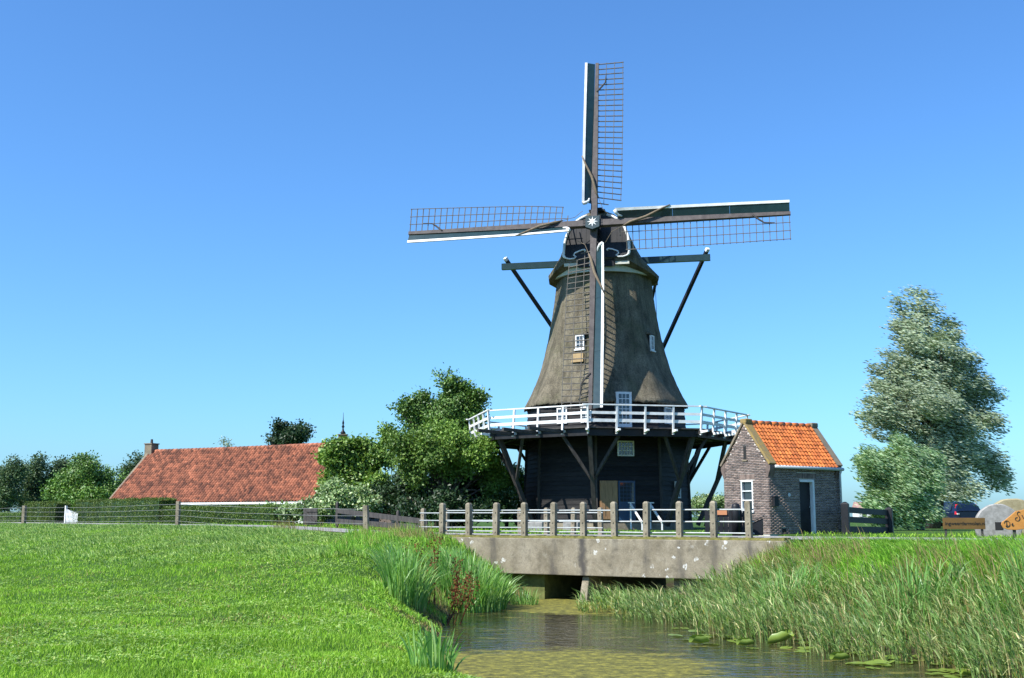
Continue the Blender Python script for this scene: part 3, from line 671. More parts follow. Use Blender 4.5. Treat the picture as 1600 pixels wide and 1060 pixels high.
def sail(k, offn):
    """sail pointing along radial direction k*90 deg clockwise from up; seen from the front the wind board leads on its left"""
    th = radians(90 * k); rad = UP * cos(th) + LAT * sin(th); side = LAT * cos(th) - UP * sin(th)   # side: lattice side
    nb = NRM
    o = HUB + nb * offn
    def tw(r): return radians(np.interp(r, [1.2, 3.5, 9.7], [24, 13, -1]))
    def P(r, x, d=0):
        r = r * SK; x = x * SK; t = tw(r / SK); return o + rad * r + side * (x * cos(t)) + nb * (-x * sin(t) + d)
    mb = MB(); mb.bar(o, o + rad * 9.72 * SK, .34, .32, up=nb, w2=.17, h2=.16)
    s_ = mb.build('sail', M['stock'], mill); 
    rs = np.linspace(1.35, 9.66, 27)
    for i, r in enumerate(rs):
        mb = MB(); w_ = 1.42 if i > 0 else .75
        mb.bar(P(r, -.1), P(r, w_), .036, .055, up=nb); mb.build('lattice_bar', M['lattice'], s_)
    for x, r0 in ((.5, 1.3), (.94, 1.62), (1.39, 1.62)):
        mb = MB(); q = [P(r, x, .03) for r in np.linspace(r0, 9.7, 12)]
        for a_, b_ in zip(q[:-1], q[1:]): mb.bar(a_, b_, .03, .03, up=nb)
        mb.build('lath', M['lattice'], s_)
    # wind boards: three planks end to end, set forward of the stock
    for r0, r1 in ((1.25, 4.0), (4.01, 6.8), (6.81, 9.68)):
        mb = MB(); n2 = 8; V = []; F = []
        for r in np.linspace(r0, r1, n2):
            V += [P(r, -.12, -.0), P(r, -.12, .03), P(r, -.50, .20), P(r, -.50, .17)]
        for i in range(n2 - 1):
            for q in range(4): F.append((i * 4 + q, i * 4 + (q + 1) % 4, (i + 1) * 4 + (q + 1) % 4, (i + 1) * 4 + q))
        F += [(0, 1, 2, 3), tuple((n2 - 1) * 4 + q for q in range(4))]
        mb.add(V, F).build('wind_board', M['green_board'], s_)
    mb = MB(); n2 = 20; V = []; F = []
    for r in np.linspace(1.15, 9.69, n2): V += [P(r, -.50, .14), P(r, -.50, .23), P(r, -.63, .25), P(r, -.63, .16)]
    for i in range(n2 - 1):
        for q in range(4): F.append((i * 4 + q, i * 4 + (q + 1) % 4, (i + 1) * 4 + (q + 1) % 4, (i + 1) * 4 + q))
    F += [(0, 1, 2, 3), tuple((n2 - 1) * 4 + q for q in range(4))]
    mb.add(V, F).build('white_edge_board', M['white'], s_)
    mb = MB(); mb.tube([P(1.15, -.57, .2), P(1.2, -.42, .19), P(1.32, -.30, .15), P(1.5, -.26, .12)], [.10, .09, .06, .04], 8); mb.build('edge_scroll', M['white'], s_, smooth=True)
    mb = MB(); mb.tube([P(3.9, -.66, .27), P(3.4, -.45, .27), P(2.7, -.12, .26), P(1.9, .1, .26), P(1.55, .24, .2)], [.03, .05, .075, .07, .03], 7); mb.build('furled_sailcloth', M['canvas'], s_, smooth=True)
    mb = MB(); mb.tube([P(1.55, .24, .2), P(.95, .5, .15), P(.6, 1.0, .1)], .014, 5); mb.build('rope', M['rope'], s_)
    mb = MB(); mb.tube([P(7.9, .02, .1), P(8.25, .32, .1), P(8.45, .46, .1), P(8.95, .5, .1)], [.05, .045, .035, .02], 6); mb.build('cleat_arm', M['dark_beam'], s_)
for k in range(4): sail(k, .30 if k % 2 else -.02)
# hub-to-sail stays
for a_, b_ in (((-.1, 1.1), (-2.2, .35)), ((.55, 1.2), (1.35, .2))):
    pass

# tail gear
zb_ = 14.45
mb = MB(); mb.bar(CF(-5.75, -.4, zb_), CF(5.75, -.4, zb_), .26, .34); mb.build('tail_crossbeam', M['green_board'], mill)
mb = MB(); mb.bar(CF(-2.75, -2.4, 13.62), CF(2.75, -2.4, 13.62), .24, .3); mb.build('tail_crossbeam', M['green_board'], mill)
TE = CF(0, -8.6, 6.3)
mb = MB(); mb.bar(CF(0, -2.6, 15.2), TE, .3, .34); mb.build('tail_pole', M['dark_beam'], mill)
for sg in (-1, 1):
    p = CF(sg * 5.62, -.65, zb_ + .55); q = TE + LAT * sg * .35; d_ = (q - p) / np.linalg.norm(q - p)
    mb = MB(); mb.bar(p, q, .17, .17); tp = mb.build('tail_brace', M['black_paint'], mill)
    mb = MB(); mb.bar(p - d_ * .02, p + d_ * .16, .185, .185); mb.build('white_tip', M['white'], tp)
    mb = MB(); mb.bar(CF(sg * 2.6, -2.4, 13.5), TE + LAT * sg * .2 + [0, 0, .3], .14, .14); mb.build('tail_brace', M['black_paint'], mill)
mb = MB(); mb.tube([CF(2.75, -.6, 13.5), CF(2.9, -.6, 6.0)], .014, 5); mb.build('brake_rope', M['rope'], mill)

# handrails of the entrance steps
def stair_rail(px0, px1, label):
    f0 = facefr(FA, rbody(1) * ap + .35, 0.1, px0)
    o = empty('handrail', f0(0, 0, 0), label, 'handrail', None)
    for x in (0,):
        mb = MB(); mb.bar(f0(x * .9, .1, 1.15), f0(x * .9 + .12, 1.55, .25), .07, .09); mb.build('rail', M['white'], o)
        mb = MB(); mb.bar(f0(x * .9, .1, -.05), f0(x * .9, .1, 1.2), .07, .07); mb.build('post', M['white'], o)
        mb = MB(); mb.bar(f0(x * .9 + .12, 1.5, -.15), f0(x * .9 + .12, 1.5, .33), .07, .07); mb.build('post', M['white'], o)
    mb = MB(); mb.bar(f0(-.12, .1, 1.22), f0(.2, .1, 1.22), .06, .05); mb.build('cross_piece', M['white'], o)
stair_rail(-.05, 0, 'white wooden handrail before the blue door of the mill')
stair_rail(.95, 0, 'white wooden handrail right of the blue door of the mill')

# ------------------------------------------------------------------ brick house by the road
TH = radians(33); HS = np.array([cos(TH), sin(TH), 0]); HG = np.array([-sin(TH), cos(TH), 0])
HL, HW, HE, HR = 3.85, 2.35, 2.50, 4.12
ho = np.array([9.5, 43.0, 0.0])
house = empty('brick_house', ho + HS * HL / 2 + HG * HW / 2, 'small brown brick house with orange tiled roof beside the mill', 'house')
FS = Fr(ho, HS, -HG)                 # side wall: x along, y outward, z up
FG = Fr(ho + HG * HW, -HG, -HS)      # gable wall: x from the far corner to the near corner, y outward
def brick_wall(name, fr, length, top_at, openings, xoff=0, parent=house):
    """bricks proud of a mortar bed; joined because they are too small to pick apart"""
    V = []; ch = .0625; bl = .225; rows = int(max(top_at(x) for x in np.linspace(0, length, 9)) / ch)
    for r in range(rows):
        z0 = r * ch; z1 = z0 + ch - .014; x = -bl * .5 * (r % 2) ; 
        while x < length:
            x0 = max(x, 0); x1 = min(x + bl - .011, length); x += bl
            if x1 - x0 < .02 or top_at((x0 + x1) / 2) < z1 - .06: continue
            segs = [(x0, x1)]
            for ox0, ox1, oz0, oz1 in openings:
                if z1 > oz0 and z0 < oz1:
                    ns = []
                    for a_, b_ in segs:
                        if b_ <= ox0 or a_ >= ox1: ns.append((a_, b_)); continue
                        if a_ < ox0: ns.append((a_, ox0))
                        if b_ > ox1: ns.append((ox1, b_))
                    segs = ns
            for a_, b_ in segs:
                if b_ - a_ < .02: continue
                y = .012 + rng.normal(0, .0025)
                V.append([fr(p, q, s_) for s_ in (z0, z1) for q in (-.02, y) for p in (a_, b_)])
    V = np.array(V); nb = len(V)
    base = np.array([(0, 1, 5, 4), (2, 6, 7, 3), (0, 4, 6, 2), (1, 3, 7, 5), (4, 5, 7, 6), (0, 2, 3, 1)])
    F = (np.arange(nb)[:, None, None] * 8 + base[None]).reshape(-1, 4)
    o = raw(name, V.reshape(-1, 3), F, M['brick'], parent, WO[parent.name]); o['kind'] = 'stuff'; return o
ridge_x = HW / 2
def gable_top(x): return HE + (HR - HE) * (1 - abs(x - ridge_x) / ridge_x)
DOOR = (1.62, 2.42, 0, 2.02); WIN = (.92, 1.55, .85, 2.0); SLIT = (1.1, 1.26, 2.78, 3.3); VENT = (.62, .84, .05, .22)
# mortar bed bodies (with the openings left free)
def bed(fr, x0, x1, z0, z1, depth=-.25): return MB().box(fr, (x0, x1), (depth, 0), (z0, z1))
mb = MB()
mb.box(FS, (0.252, DOOR[0]), (-.25, 0), (-.1, HE)).box(FS, (DOOR[1], HL), (-.25, 0), (-.1, HE)).box(FS, (DOOR[0], DOOR[1]), (-.25, 0), (DOOR[3], HE))
mb.build('side_wall', M['mortar'], house)
mb = MB(); mb.prism([FG(0, 0, -.1), FG(WIN[0], 0, -.1), FG(WIN[0], 0, WIN[3]), FG(WIN[1], 0, WIN[3]), FG(WIN[1], 0, -.1), FG(HW, 0, -.1), FG(HW, 0, HE), FG(ridge_x, 0, HR), FG(0, 0, HE)], HS * .25)
mb.box(FG, (WIN[0], WIN[1]), (-.25, 0), (-.1, WIN[2])); gw = mb.build('gable_wall', M['mortar'], house)
bk = Fr(ho + HS * HL, HG, HS)
mb = MB(); mb.prism([bk(0, 0, -.1), bk(HW, 0, -.1), bk(HW, 0, HE), bk(ridge_x, 0, HR), bk(0, 0, HE)], -HS * .25); mb.build('gable_wall', M['brick'], house)
mb = MB(); mb.box(Fr(ho + HG * HW, HS, HG), (0.26, HL - .26), (-.25, 0), (-.1, HE)); mb.build('side_wall', M['brick'], house)
sld = [(DOOR[0] - .12, DOOR[1] + .12, 2.07, 2.27)]
brick_wall('side_bricks', FS, HL, lambda x: HE, [DOOR, VENT] + sld)
slg = [(WIN[0] - .1, WIN[1] + .1, 2.03, 2.23)]
brick_wall('gable_bricks', FG, HW, gable_top, [WIN, SLIT] + slg)
for fr, (x0, x1, z0, z1) in ((FS, sld[0]), (FG, slg[0])):     # soldier courses over the openings, brick by brick
    k = int((x1 - x0) / .062)
    for i in range(k):
        a_ = x0 + (x1 - x0) * i / k; mb = MB(); mb.box(fr, (a_ + .004, a_ + (x1 - x0) / k - .006), (-.02, .014 + rng.normal(0, .002)), (z0, z1)); mb.build('brick', M['brick'], house)
# door frame, open doorway; the black door panel stands in for its darkness
mb = MB(); x0, x1, _, z1 = DOOR
mb.box(FS, (x0, x0 + .02), (-.14, -.04), (0, z1)).box(FS, (x1 - .09, x1), (-.14, .02), (0, z1)).box(FS, (x0 + .02, x1 - .09), (-.14, .018), (z1 - .08, z1)); mb.build('door_frame', M['white'], house)
mb = MB(); mb.box(FS, (x0 + .022, x1 - .092), (-.18, -.142), (.0, z1 - .082)); dark_doorway = mb.build('door', M['black_paint'], house)
mb = MB(); mb.box(FS, (x1 - .14, x1 - .11), (-.141, -.08), (.98, 1.05)); mb.build('handle', M['zinc'], dark_doorway)
mb = MB(); mb.box(FS, (VENT[0], VENT[1]), (-.02, .003), (VENT[2], VENT[3])); mb.build('vent', M['dark'], house)
mb = MB(); mb.box(FG, (SLIT[0], SLIT[1]), (-.2, .002), (SLIT[2], SLIT[3])); mb.build('slit_window', M['dark'], house)
mb = MB(); mb.box(FG, (SLIT[0] - .05, SLIT[1] + .05), (-.02, .05), (SLIT[2] - .06, SLIT[2])); mb.build('sill', M['coping'], house)
wf = Fr(FG((WIN[0] + WIN[1]) / 2, -.1, (WIN[2] + WIN[3]) / 2), -HG, -HS)
window(house, wf, WIN[1] - WIN[0], WIN[3] - WIN[2], 1, 3, .055, .04, .12)
mb = MB(); mb.box(FG, (WIN[0] - .05, WIN[1] + .05), (-.05, .07), (WIN[2] - .06, WIN[2])); mb.build('sill', M['white'], house)
mb = MB(); mb.box(FS, (.14, .36), (.016, .15), (1.02, 1.36)); bxm = mb.build('letter_box', M['black_paint'], house)
mb = MB(); mb.box(FS, (.12, .38), (.016, .17), (1.362, 1.39)); mb.build('lid', M['black_paint'], bxm)
mb = MB(); mb.prism([FS(1.05 + .07 * cos(a), .016, 1.45 + .07 * sin(a)) for a in np.linspace(0, 2 * pi, 12, endpoint=False)], -HG * .01); mb.build('plaque', M['zinc'], house)
# corbelled kneelers, coping on both gables
for e, xx in ((0, .0), (1, HL)):
    f2 = Fr(ho + HG * HW + HS * xx, -HG, -HS)
    y0, y1 = ((-.27, .035) if e == 0 else (-.035, .27))
    for sg in (0, 1):
        ex = -0.13 if sg == 0 else HW + .13; cx = ridge_x; dx = 1 if sg == 0 else -1
        # kneeler
        mb = MB(); mb.prism([f2(ex + dx * .13, y0 + .01, HE - .42), f2(ex + dx * .0, y0 + .01, HE - .1), f2(ex, y0 + .01, HE + .02), f2(ex + dx * .22, y0 + .01, HE + .2), f2(ex + dx * .22, y0 + .01, HE - .42)], -HS * (y1 - y0 - .02)); mb.build('kneeler', M['brick'], house)
        p = f2(ex, (y0 + y1) / 2, HE + .08); q = f2(cx, (y0 + y1) / 2, HR + .12)
        mb = MB(); mb.bar(p, q, abs(y1 - y0) + .05, .09); mb.build('coping', M['lichen'] if (e == 0 and sg == 1) else M['coping'], house, bevel=.015)
    mb = MB(); mb.box(f2, (cx - .16, cx + .16), (y0 - .03, y1 + .03), (HR + .03, HR + .22)); mb.build('coping', M['lichen'] if e == 0 else M['coping'], house, bevel=.04)
# roof: boards below, tiles one by one on the road side
ridge0 = lambda x: ho + HG * HW / 2 + HS * x + np.array([0, 0, HR])
eave0 = lambda x: ho - HG * .10 + HS * x + np.array([0, 0, HE - .02])
eave1 = lambda x: ho + HG * (HW + .10) + HS * x + np.array([0, 0, HE - .02])
for nm, ev, mm in (('roof_boarding', eave0, 'dark_beam'), ('roof_back', eave1, 'tile')):
    mb = MB(); a_, b_, c_, d_ = ridge0(.2), ridge0(HL - .2), ev(.2), ev(HL - .2); up_ = np.array([0, 0, .05])
    mb.hexa([c_, d_, a_, b_, c_ + up_, d_ + up_, a_ + up_, b_ + up_]); mb.build(nm, M[mm], house)
def pantile(w_, l_, lift=.03, th=.014, k=7, roll=1.0):
    """curved tile: x across, y down the slope, z off the slope"""
    xs = np.linspace(0, 1, k); pz = np.where(xs < .62, np.sin(xs / .62 * pi) * .050, -np.sin((xs - .62) / .38 * pi) * .020)
    mb = MB(); V = []; F = []; q = w_ / .2 * roll
    for y, dz in ((0, 0), (l_, lift)):
        for x, z in zip(xs, pz): V.append((x * w_ * 1.04, y, z * q + dz + th))
    for dz in (th, -th * 1.5):
        for x, z in zip(xs, pz): V.append((x * w_ * 1.04, l_ + .001, z * q + lift + dz))
    for i in range(k - 1):
        F.append((i, i + 1, k + i + 1, k + i)); F.append((2 * k + i, 2 * k + i + 1, 3 * k + i + 1, 3 * k + i))
    mb.add(V, F); return mb
down = eave0(0) - ridge0(0); SLn = np.linalg.norm(down); down /= SLn; rn = np.cross(HS, -down); rn /= np.linalg.norm(rn)
if rn[2] < 0: rn = -rn
rows, cols = 11, 19; rl = (SLn - .02) / rows; cw = (HL - .52) / cols
tm = pantile(cw, rl * 1.12, .03, .012, 7, .8).mesh('tile', smooth=True); tm.materials.append(M['tile'])
rf = bpy.data.objects.new('roof', None); link(rf, house, ridge0(HL / 2)); tag(rf, 'bright orange pantile roof slope')
for r in range(rows):
    for c_ in range(cols):
        o = bpy.data.objects.new('tile', tm); pos = ridge0(.26 + (c_ + 1) * cw) + down * (r * rl + .03) + rn * (.075 + rng.normal(0, .004)) + HS * rng.normal(0, .003)
        link(o, rf, pos)
        o.rotation_euler = Matrix(np.column_stack([-HS, down, rn]).tolist()).to_euler(); o.rotation_euler.rotate_axis('Z', rng.normal(0, .012))
for i in range(9):     # ridge caps
    L_ = (HL - .5) / 9; mb = MB(); q = [ridge0(.25 + i * L_) + np.array([0, 0, .06]), ridge0(.25 + (i + 1) * L_ + .02) + np.array([0, 0, .075])]
    mb.tube(q, [.11, .12], 10); mb.build('ridge_tile', M['tile'], rf, smooth=True)
mb = MB(); g0 = eave0(.2) - HG * .09 + [0, 0, .0]; g1 = eave0(HL + .02) - HG * .09 + [0, 0, -.03]
mb.tube([g0, g1], .065, 10); mb.build('gutter', M['zinc'], house, smooth=True)
mb = MB(); dp = g1 - HS * .12; mb.tube([dp, dp + HG * .06 + [0, 0, -.15], np.array([dp[0], dp[1], .02]) + HG * .06], .042, 8); mb.build('downpipe', M['zinc'], house, smooth=True)

# ------------------------------------------------------------------ low cottage with long red roof
rid = at(236, 706, 89.0); CD = np.array([cos(radians(31)), -sin(radians(31)), 0]); CN = np.array([-sin(radians(31)), -cos(radians(31)), 0])
CLn = 19.5; CHD = 3.85; CEZ = 1.62
cot = empty('cottage', (*(rid + CD * CLn / 2)[:2], .2), 'long low cottage with weathered red tiled roof and white eave', 'cottage')
FC = Fr((rid[0], rid[1], 0), CD, CN)    # x along ridge, y towards the road, z up
RZ = rid[2]
mb = MB()
mb.prism([FC(0.1, -CHD + .3, .1), FC(0.1, CHD - .35, .1), FC(.1, CHD - .35, CEZ), FC(.1, 0, RZ - .25), FC(.1, -CHD + .3, CEZ)], CD * .3); mb.build('gable_wall', M['brick'], cot)
mb = MB(); mb.prism([FC(CLn - .4, -CHD + .3, .1), FC(CLn - .4, CHD - .35, .1), FC(CLn - .4, CHD - .35, CEZ), FC(CLn - .4, 0, RZ - .25), FC(CLn - .4, -CHD + .3, CEZ)], CD * .3); mb.build('gable_wall', M['brick'], cot)
mb = MB(); mb.box(FC, (.41, CLn - .41), (CHD - .6, CHD - .36), (.1, CEZ)); mb.build('front_wall', M['plaster'], cot)
mb = MB(); mb.box(FC, (.41, CLn - .41), (-CHD + .3, -CHD + .6), (.1, CEZ)); mb.build('back_wall', M['plaster'], cot)
for x in (5.2, 6.6, 8.0, 9.4, 12, 14): window(cot, Fr(FC(x, CHD - .35, 1.05), CD, CN), .7, .8, 2, 2, .07, .04)
mb = MB(); mb.box(FC, (.0, CLn), (CHD - .1, CHD + .06), (CEZ - .14, CEZ + .0)); mb.build('eave_board', M['white'], cot)
for s_ in (1, -1):
    mb = MB(); up_ = np.array([0, 0, .06]); a_, b_, c_, d_ = FC(.05, 0, RZ - .12), FC(CLn, 0, RZ - .12), FC(.05, s_ * CHD, CEZ - .0), FC(CLn, s_ * CHD, CEZ - .0)
    mb.hexa([c_, d_, a_, b_, c_ + up_, d_ + up_, a_ + up_, b_ + up_]); mb.build('roof_boarding', M['old_tile'] if s_ < 0 else M['dark_beam'], cot)
dn = FC(0, CHD, CEZ) - FC(0, 0, RZ - .06); sl_ = np.linalg.norm(dn); dn /= sl_; nn_ = np.cross(CD, dn); nn_ = nn_ if nn_[2] > 0 else -nn_
rows, cols = 23, 74; rl = sl_ / rows; cw = (CLn - .1) / cols
pt = pantile(cw, rl * 1.1, .03, .014, 7, 1.5); pv = np.array(pt.v); pf = np.array(pt.f); VV = []; FF = []
for r in range(rows):
    for c_ in range(cols):
        j_ = rng.normal(0, .005, 3); sag = -.05 * sin(pi * c_ / cols) 
        o_ = FC(.05 + c_ * cw, 0, RZ - .02 + sag) + dn * (r * rl) + nn_ * (.03 + j_[0]) + CD * j_[1] * .6
        VV.append(o_ + pv[:, :1] * CD + pv[:, 1:2] * dn + pv[:, 2:] * nn_ + pv[:, :1] * nn_ * j_[2] * 2); FF.append(pf + len(pv) * (r * cols + c_))
o = raw('roof_tiles', np.vstack(VV), np.vstack(FF), M['old_tile'], cot, WO[cot.name], smooth=True); o['kind'] = 'stuff'
for i in range(48):
    L_ = CLn / 48; mb = MB(); mb.tube([FC(i * L_, 0, RZ + .02 - .05 * sin(pi * i / 48)), FC((i + 1) * L_ + .03, 0, RZ + .045 - .05 * sin(pi * (i + 1) / 48))], [.12, .135], 8); mb.build('ridge_tile', M['old_tile'], cot, smooth=True)
mb = MB(); mb.bar(FC(-.02, 0.1, RZ - .05), FC(-.02, CHD, CEZ + .0), .22, .2, up=nn_); mb.build('verge_board', M['coping'], cot)
mb = MB(); mb.box(FC, (-.35, .42), (-.35, .35), (RZ - .6, RZ + .55)); chm = mb.build('chimney', M['coping'], cot, bevel=.02)
mb = MB(); mb.box(FC, (-.4, .47), (-.4, .4), (RZ + .552, RZ + .63)); mb.build('chimney_cap', M['coping'], chm)
mb = MB(); mb.tube([FC(.03, 0, RZ + .63), FC(.03, 0, RZ + .95)], [.11, .09], 10); mb.build('chimney_pot', M['dark_beam'], chm)

# house end with finial rising behind the shrubs
bp_ = at(535, 690, 92)
b2h = empty('farmhouse', (bp_[0], bp_[1] + 3, .2), 'far house end with brick stack and slender dark finial above shrubs', 'house')
FF2 = Fr((bp_[0], bp_[1], 0), (1, 0, 0), (0, -1, 0)); zt = bp_[2]
mb = MB(); mb.prism([FF2(-4, 0, .1), FF2(4, 0, .1), FF2(4, 0, 2.4), FF2(0, 0, zt - .25), FF2(-4, 0, 2.4)], (0, 7, 0)); mb.build('wall', M['brick'], b2h)
mb = MB(); mb.box(FF2, (-.32, .32), (-.5, .15), (zt - .6, zt + .5)); st_ = mb.build('stack', M['lichen'], b2h, bevel=.02)
mb = MB(); mb.box(FF2, (-.38, .38), (-.56, .21), (zt + .502, zt + .58)); mb.build('stack_cap', M['coping'], st_)
mb = MB(); mb.tube([FF2(0, -.2, zt + .58 + h) for h in (0, .15, .3, .5, .6, .75, .9, 1.15, 1.75)], [.16, .2, .09, .05, .13, .05, .09, .03, .012], 8); mb.build('finial', M['black_paint'], st_, smooth=True)

# ------------------------------------------------------------------ fences, gates, small yard things
wf_ = empty('wire_fence', (-14.7, 52, gz(-14.7, 52)), 'wire fence on three grey posts along the lawn edge', 'fence')
fp = [(-5.05, 40.6, 1.0, .17), (-14.9, 52.0, 1.12, .16), (-29.3, 70.0, 1.1, .2)]; tops = []
for i, (x, y, h, w_) in enumerate(fp):
    z = gz(x, y); ln = .05 if i == 0 else .01
    mb = MB(); mb.bar((x, y, z - .2), (x - ln, y, z + h), w_, w_, up=(0.3, 1, 0)); mb.build('post', M['post_concrete'] if i else M['concrete'], wf_, bevel=.01); tops.append(np.array([x - ln, y, z + h]))
tops.append(np.array([-62, 110, 1.3]))
for a_, b_ in zip(tops[:-1], tops[1:]):
    for q in (.12, .36, .62, .86):
        mid = [a_ + (b_ - a_) * t + np.array([0, -.1, -q - .05 * sin(pi * t) - (.02 * rng.random())]) for t in np.linspace(0, 1, 7)]
        mb = MB(); mb.tube(mid, .007, 5); mb.build('wire', M['wire'], wf_)
def board_fence(name, label, p, q, h0_, h1_, nb, posts, bw=.2, th=.05, m='black_paint', pw=.2, phs=None):
    p = np.array(p, float); q = np.array(q, float); o = empty(name, p, label, 'fence' if 'fence' in name else 'gate')
    for i in range(nb):
        f = (i + .5) / nb
        mb = MB(); mb.bar(p + [0, 0, h0_ * f], q + [0, 0, h1_ * f], th, bw); mb.build('board', M[m], o, bevel=.006)
    for k, t in enumerate(posts):
        b0 = p + (q - p) * t; hh = (h0_ + (h1_ - h0_) * t) + .12 if phs is None else phs[k]
        mb = MB(); mb.bar(b0 - [0, 0, .15], b0 + [0, 0, hh], pw, pw, up=(.5, 1, 0)); mb.bar(b0 + [0, 0, hh], b0 + [0, 0, hh + .07], pw * .9, pw * .9, up=(.5, 1, 0), w2=pw * .3, h2=pw * .3); mb.build('post', M[m], o, bevel=.01)
    return o
g0 = at(1322, 832, 43.5); board_fence('farm_gate', 'black three-board gate with stout post right of the brick house', (g0[0], g0[1], 0.0), (g0[0] + 2.6, g0[1] + 3.0, -.05), 1.08, 1.0, 3, (0, 1), .22, .06, 'black_paint', .27, (1.12, 1.0))
f0 = at(527, 800, 54); f1 = at(668, 822, 47.5)
board_fence('board_fence', 'dark two-board fence slanting down beside the shaded shrubs', (f0[0], f0[1], .2), (f1[0], f1[1], .05), .95, .5, 2, (0, .35, .7), .22, .05, 'dark_beam', .12)
# little dark plank gate
lg = at(485, 822, 58); lgo = empty('plank_gate', (lg[0], lg[1], .2), 'small dark plank gate with diagonal brace before the ivy', 'gate')
LF = Fr((lg[0], lg[1], .2), (.9, -.43, 0), (-.43, -.9, 0))
for i in range(5): mb = MB(); mb.box(LF, (-.42 + i * .168, -.42 + i * .168 + .16), (0, .03), (.05, .86)); mb.build('plank', M['dark_beam'], lgo)
for z in (.12, .68): mb = MB(); mb.box(LF, (-.42, .42), (.031, .06), (z, z + .12)); mb.build('ledge', M['dark_beam'], lgo)
mb = MB(); mb.bar(LF(-.34, .075, .72), LF(.34, .075, .2), .03, .1, up=(0, 0, 1)); mb.build('brace', M['dark_beam'], lgo)
# white picket gate in the hedge gap
wg = at(112, 817, 80); wgo = empty('picket_gate', (wg[0], wg[1], .2), 'white picket gate in the gap of the clipped hedge', 'gate')
WF = Fr((wg[0], wg[1], .2), (.75, -.66, 0), (-.66, -.75, 0))
for i in range(9):
    h = .98 - .035 * i; x = -.75 + i * .18; mb = MB(); mb.prism([WF(x, 0, .06), WF(x + .1, 0, .06), WF(x + .1, 0, h - .07), WF(x + .05, 0, h), WF(x, 0, h - .07)], WF.m[1] * .03); mb.build('picket', M['white'], wgo)
for z in (.25, .6): mb = MB(); mb.box(WF, (-.78, .8), (-.04, -.002), (z, z + .07)); mb.build('rail', M['white'], wgo)
mb = MB(); mb.box(WF, (-.93, -.8), (-.06, .07), (-.1, 1.2)); mb.build('post', M['white'], wgo)
# black boarded gate and bin beside the house
bg0 = at(1135, 832, 40.2); BGF = Fr((bg0[0], bg0[1], 0.0), (.97, -.24, 0), (-.24, -.97, 0))
bgo = empty('boarded_gate', BGF(0, 0, 0), 'black boarded gate with round-headed post behind the bridge railing', 'gate')
for i in range(9): mb = MB(); mb.box(BGF, (-.72 + i * .16, -.72 + i * .16 + .15), (0, .035 + .004 * (i % 2)), (.04, .84 + .01 * rng.random())); mb.build('board', M['black_paint'], bgo)
for z in (.2, .62): mb = MB(); mb.box(BGF, (-.72, .72), (-.05, -.002), (z, z + .1)); mb.build('rail', M['black_paint'], bgo)
mb = MB(); mb.tube([BGF(.35, .16, -.1), BGF(.35, .16, .98), BGF(.35, .16, 1.06), BGF(.35, .16, 1.1)], [.15, .15, .12, .05], 12); mb.build('post', M['black_paint'], bgo, smooth=True)
mb = MB(); mb.box(BGF, (-.42, .04), (.05, .075), (.70, .88)); so = mb.build('notice_board', surf('orange_notice', (.42, .16, .06), (.5, .22, .1), 3, .6, 30, 0), bgo)
bb0 = at(1176, 832, 40.8); BB = Fr((bb0[0], bb0[1], 0), (.97, -.24, 0), (-.24, -.97, 0))
bio = empty('storage_bin', BB(0, 0, 0), 'dark bin with sloping lid against the gable of the brick house', 'bin')
mb = MB(); mb.prism([BB(-.4, -.3, 0), BB(.36, -.3, 0), BB(.36, -.3, .58), BB(-.4, -.3, .22)], BB.m[1] * .6); mb.build('body', M['black_paint'], bio, bevel=.01)
mb = MB(); mb.bar(BB(-.45, 0, .25), BB(.40, 0, .655), .68, .035); mb.build('lid', M['dark_beam'], bio)
# stone blocks in front of the mill
for px, Y_, w_, h_, lb in ((834, 54, .95, .38, 'pale stone block in front of the mill, left of the brown door'), (893, 54.5, .75, .36, 'pale stone block in front of the mill, nearer the brown door')):
    q = at(px, 824, Y_); o = MB(); o.box(Fr((q[0], q[1], .02), (.95, -.3, 0), (.3, .95, 0)), (-w_ / 2, w_ / 2), (-.2, .2), (-.05, h_)); o = o.build('stone_block', M['millstone'], None, origin=(q[0], q[1], .02), bevel=.04); tag(o, lb, 'stone', 'stone blocks before the mill')

# millstones and signs
def millstone(px, pytop, Y_, R_, m, label, th=.3):
    q = at(px, pytop, Y_); c = np.array([q[0], q[1], q[2] - R_]); o = empty('millstone', (c[0], c[1], 0), label, 'millstone', 'old millstones set upright in the verge')
    fr = Fr(c, (.985, -.17, 0), (-.17, -.985, 0)); k = 40; mb = MB(); V = []; F = []
    for y, rr in ((0, R_ * .97), (.03, R_ * .99), (th - .05, R_), (th, R_ * .96)):
        V += [fr(rr * cos(2 * pi * i / k) * (1 + .01 * sin(i * 2.3)), -th / 2 + y, rr * sin(2 * pi * i / k) * (1 + .012 * sin(i * 1.7))) for i in range(k)]
    for r in range(3):
        for i in range(k): F.append((r * k + i, r * k + (i + 1) % k, (r + 1) * k + (i + 1) % k, (r + 1) * k + i))
    F += [tuple(range(k)), tuple(3 * k + i for i in range(k))[::-1]]
    mb.add(V, F).build('stone', m, o, smooth=False)
    mb = MB(); mb.box(fr, (-.12, .13), (th / 2 - .05, th / 2 + .004), (-.13, .13)); mb.build('eye', M['dark'], o)
millstone(1557, 787.5, 38, .72, M['millstone'], 'grey upright millstone with a square eye beside the orange sign')
millstone(1580, 779, 39.6, .98, M['millstone2'], 'larger tan millstone standing behind the grey millstone', .4)
q = at(1506, 818.5, 36.6); SFm = Fr(q, (.99, -.12, 0), (-.12, -.99, 0))
sg_ = empty('name_sign', (q[0], q[1], 0), 'shade-darkened brown sign board with black lettering left of the millstones', 'sign')
mb = MB(); mb.box(SFm, (-.64, .64), (0, .03), (-.17, .18)); sb_ = mb.build('board', M['shaded_sign'], sg_, bevel=.005)
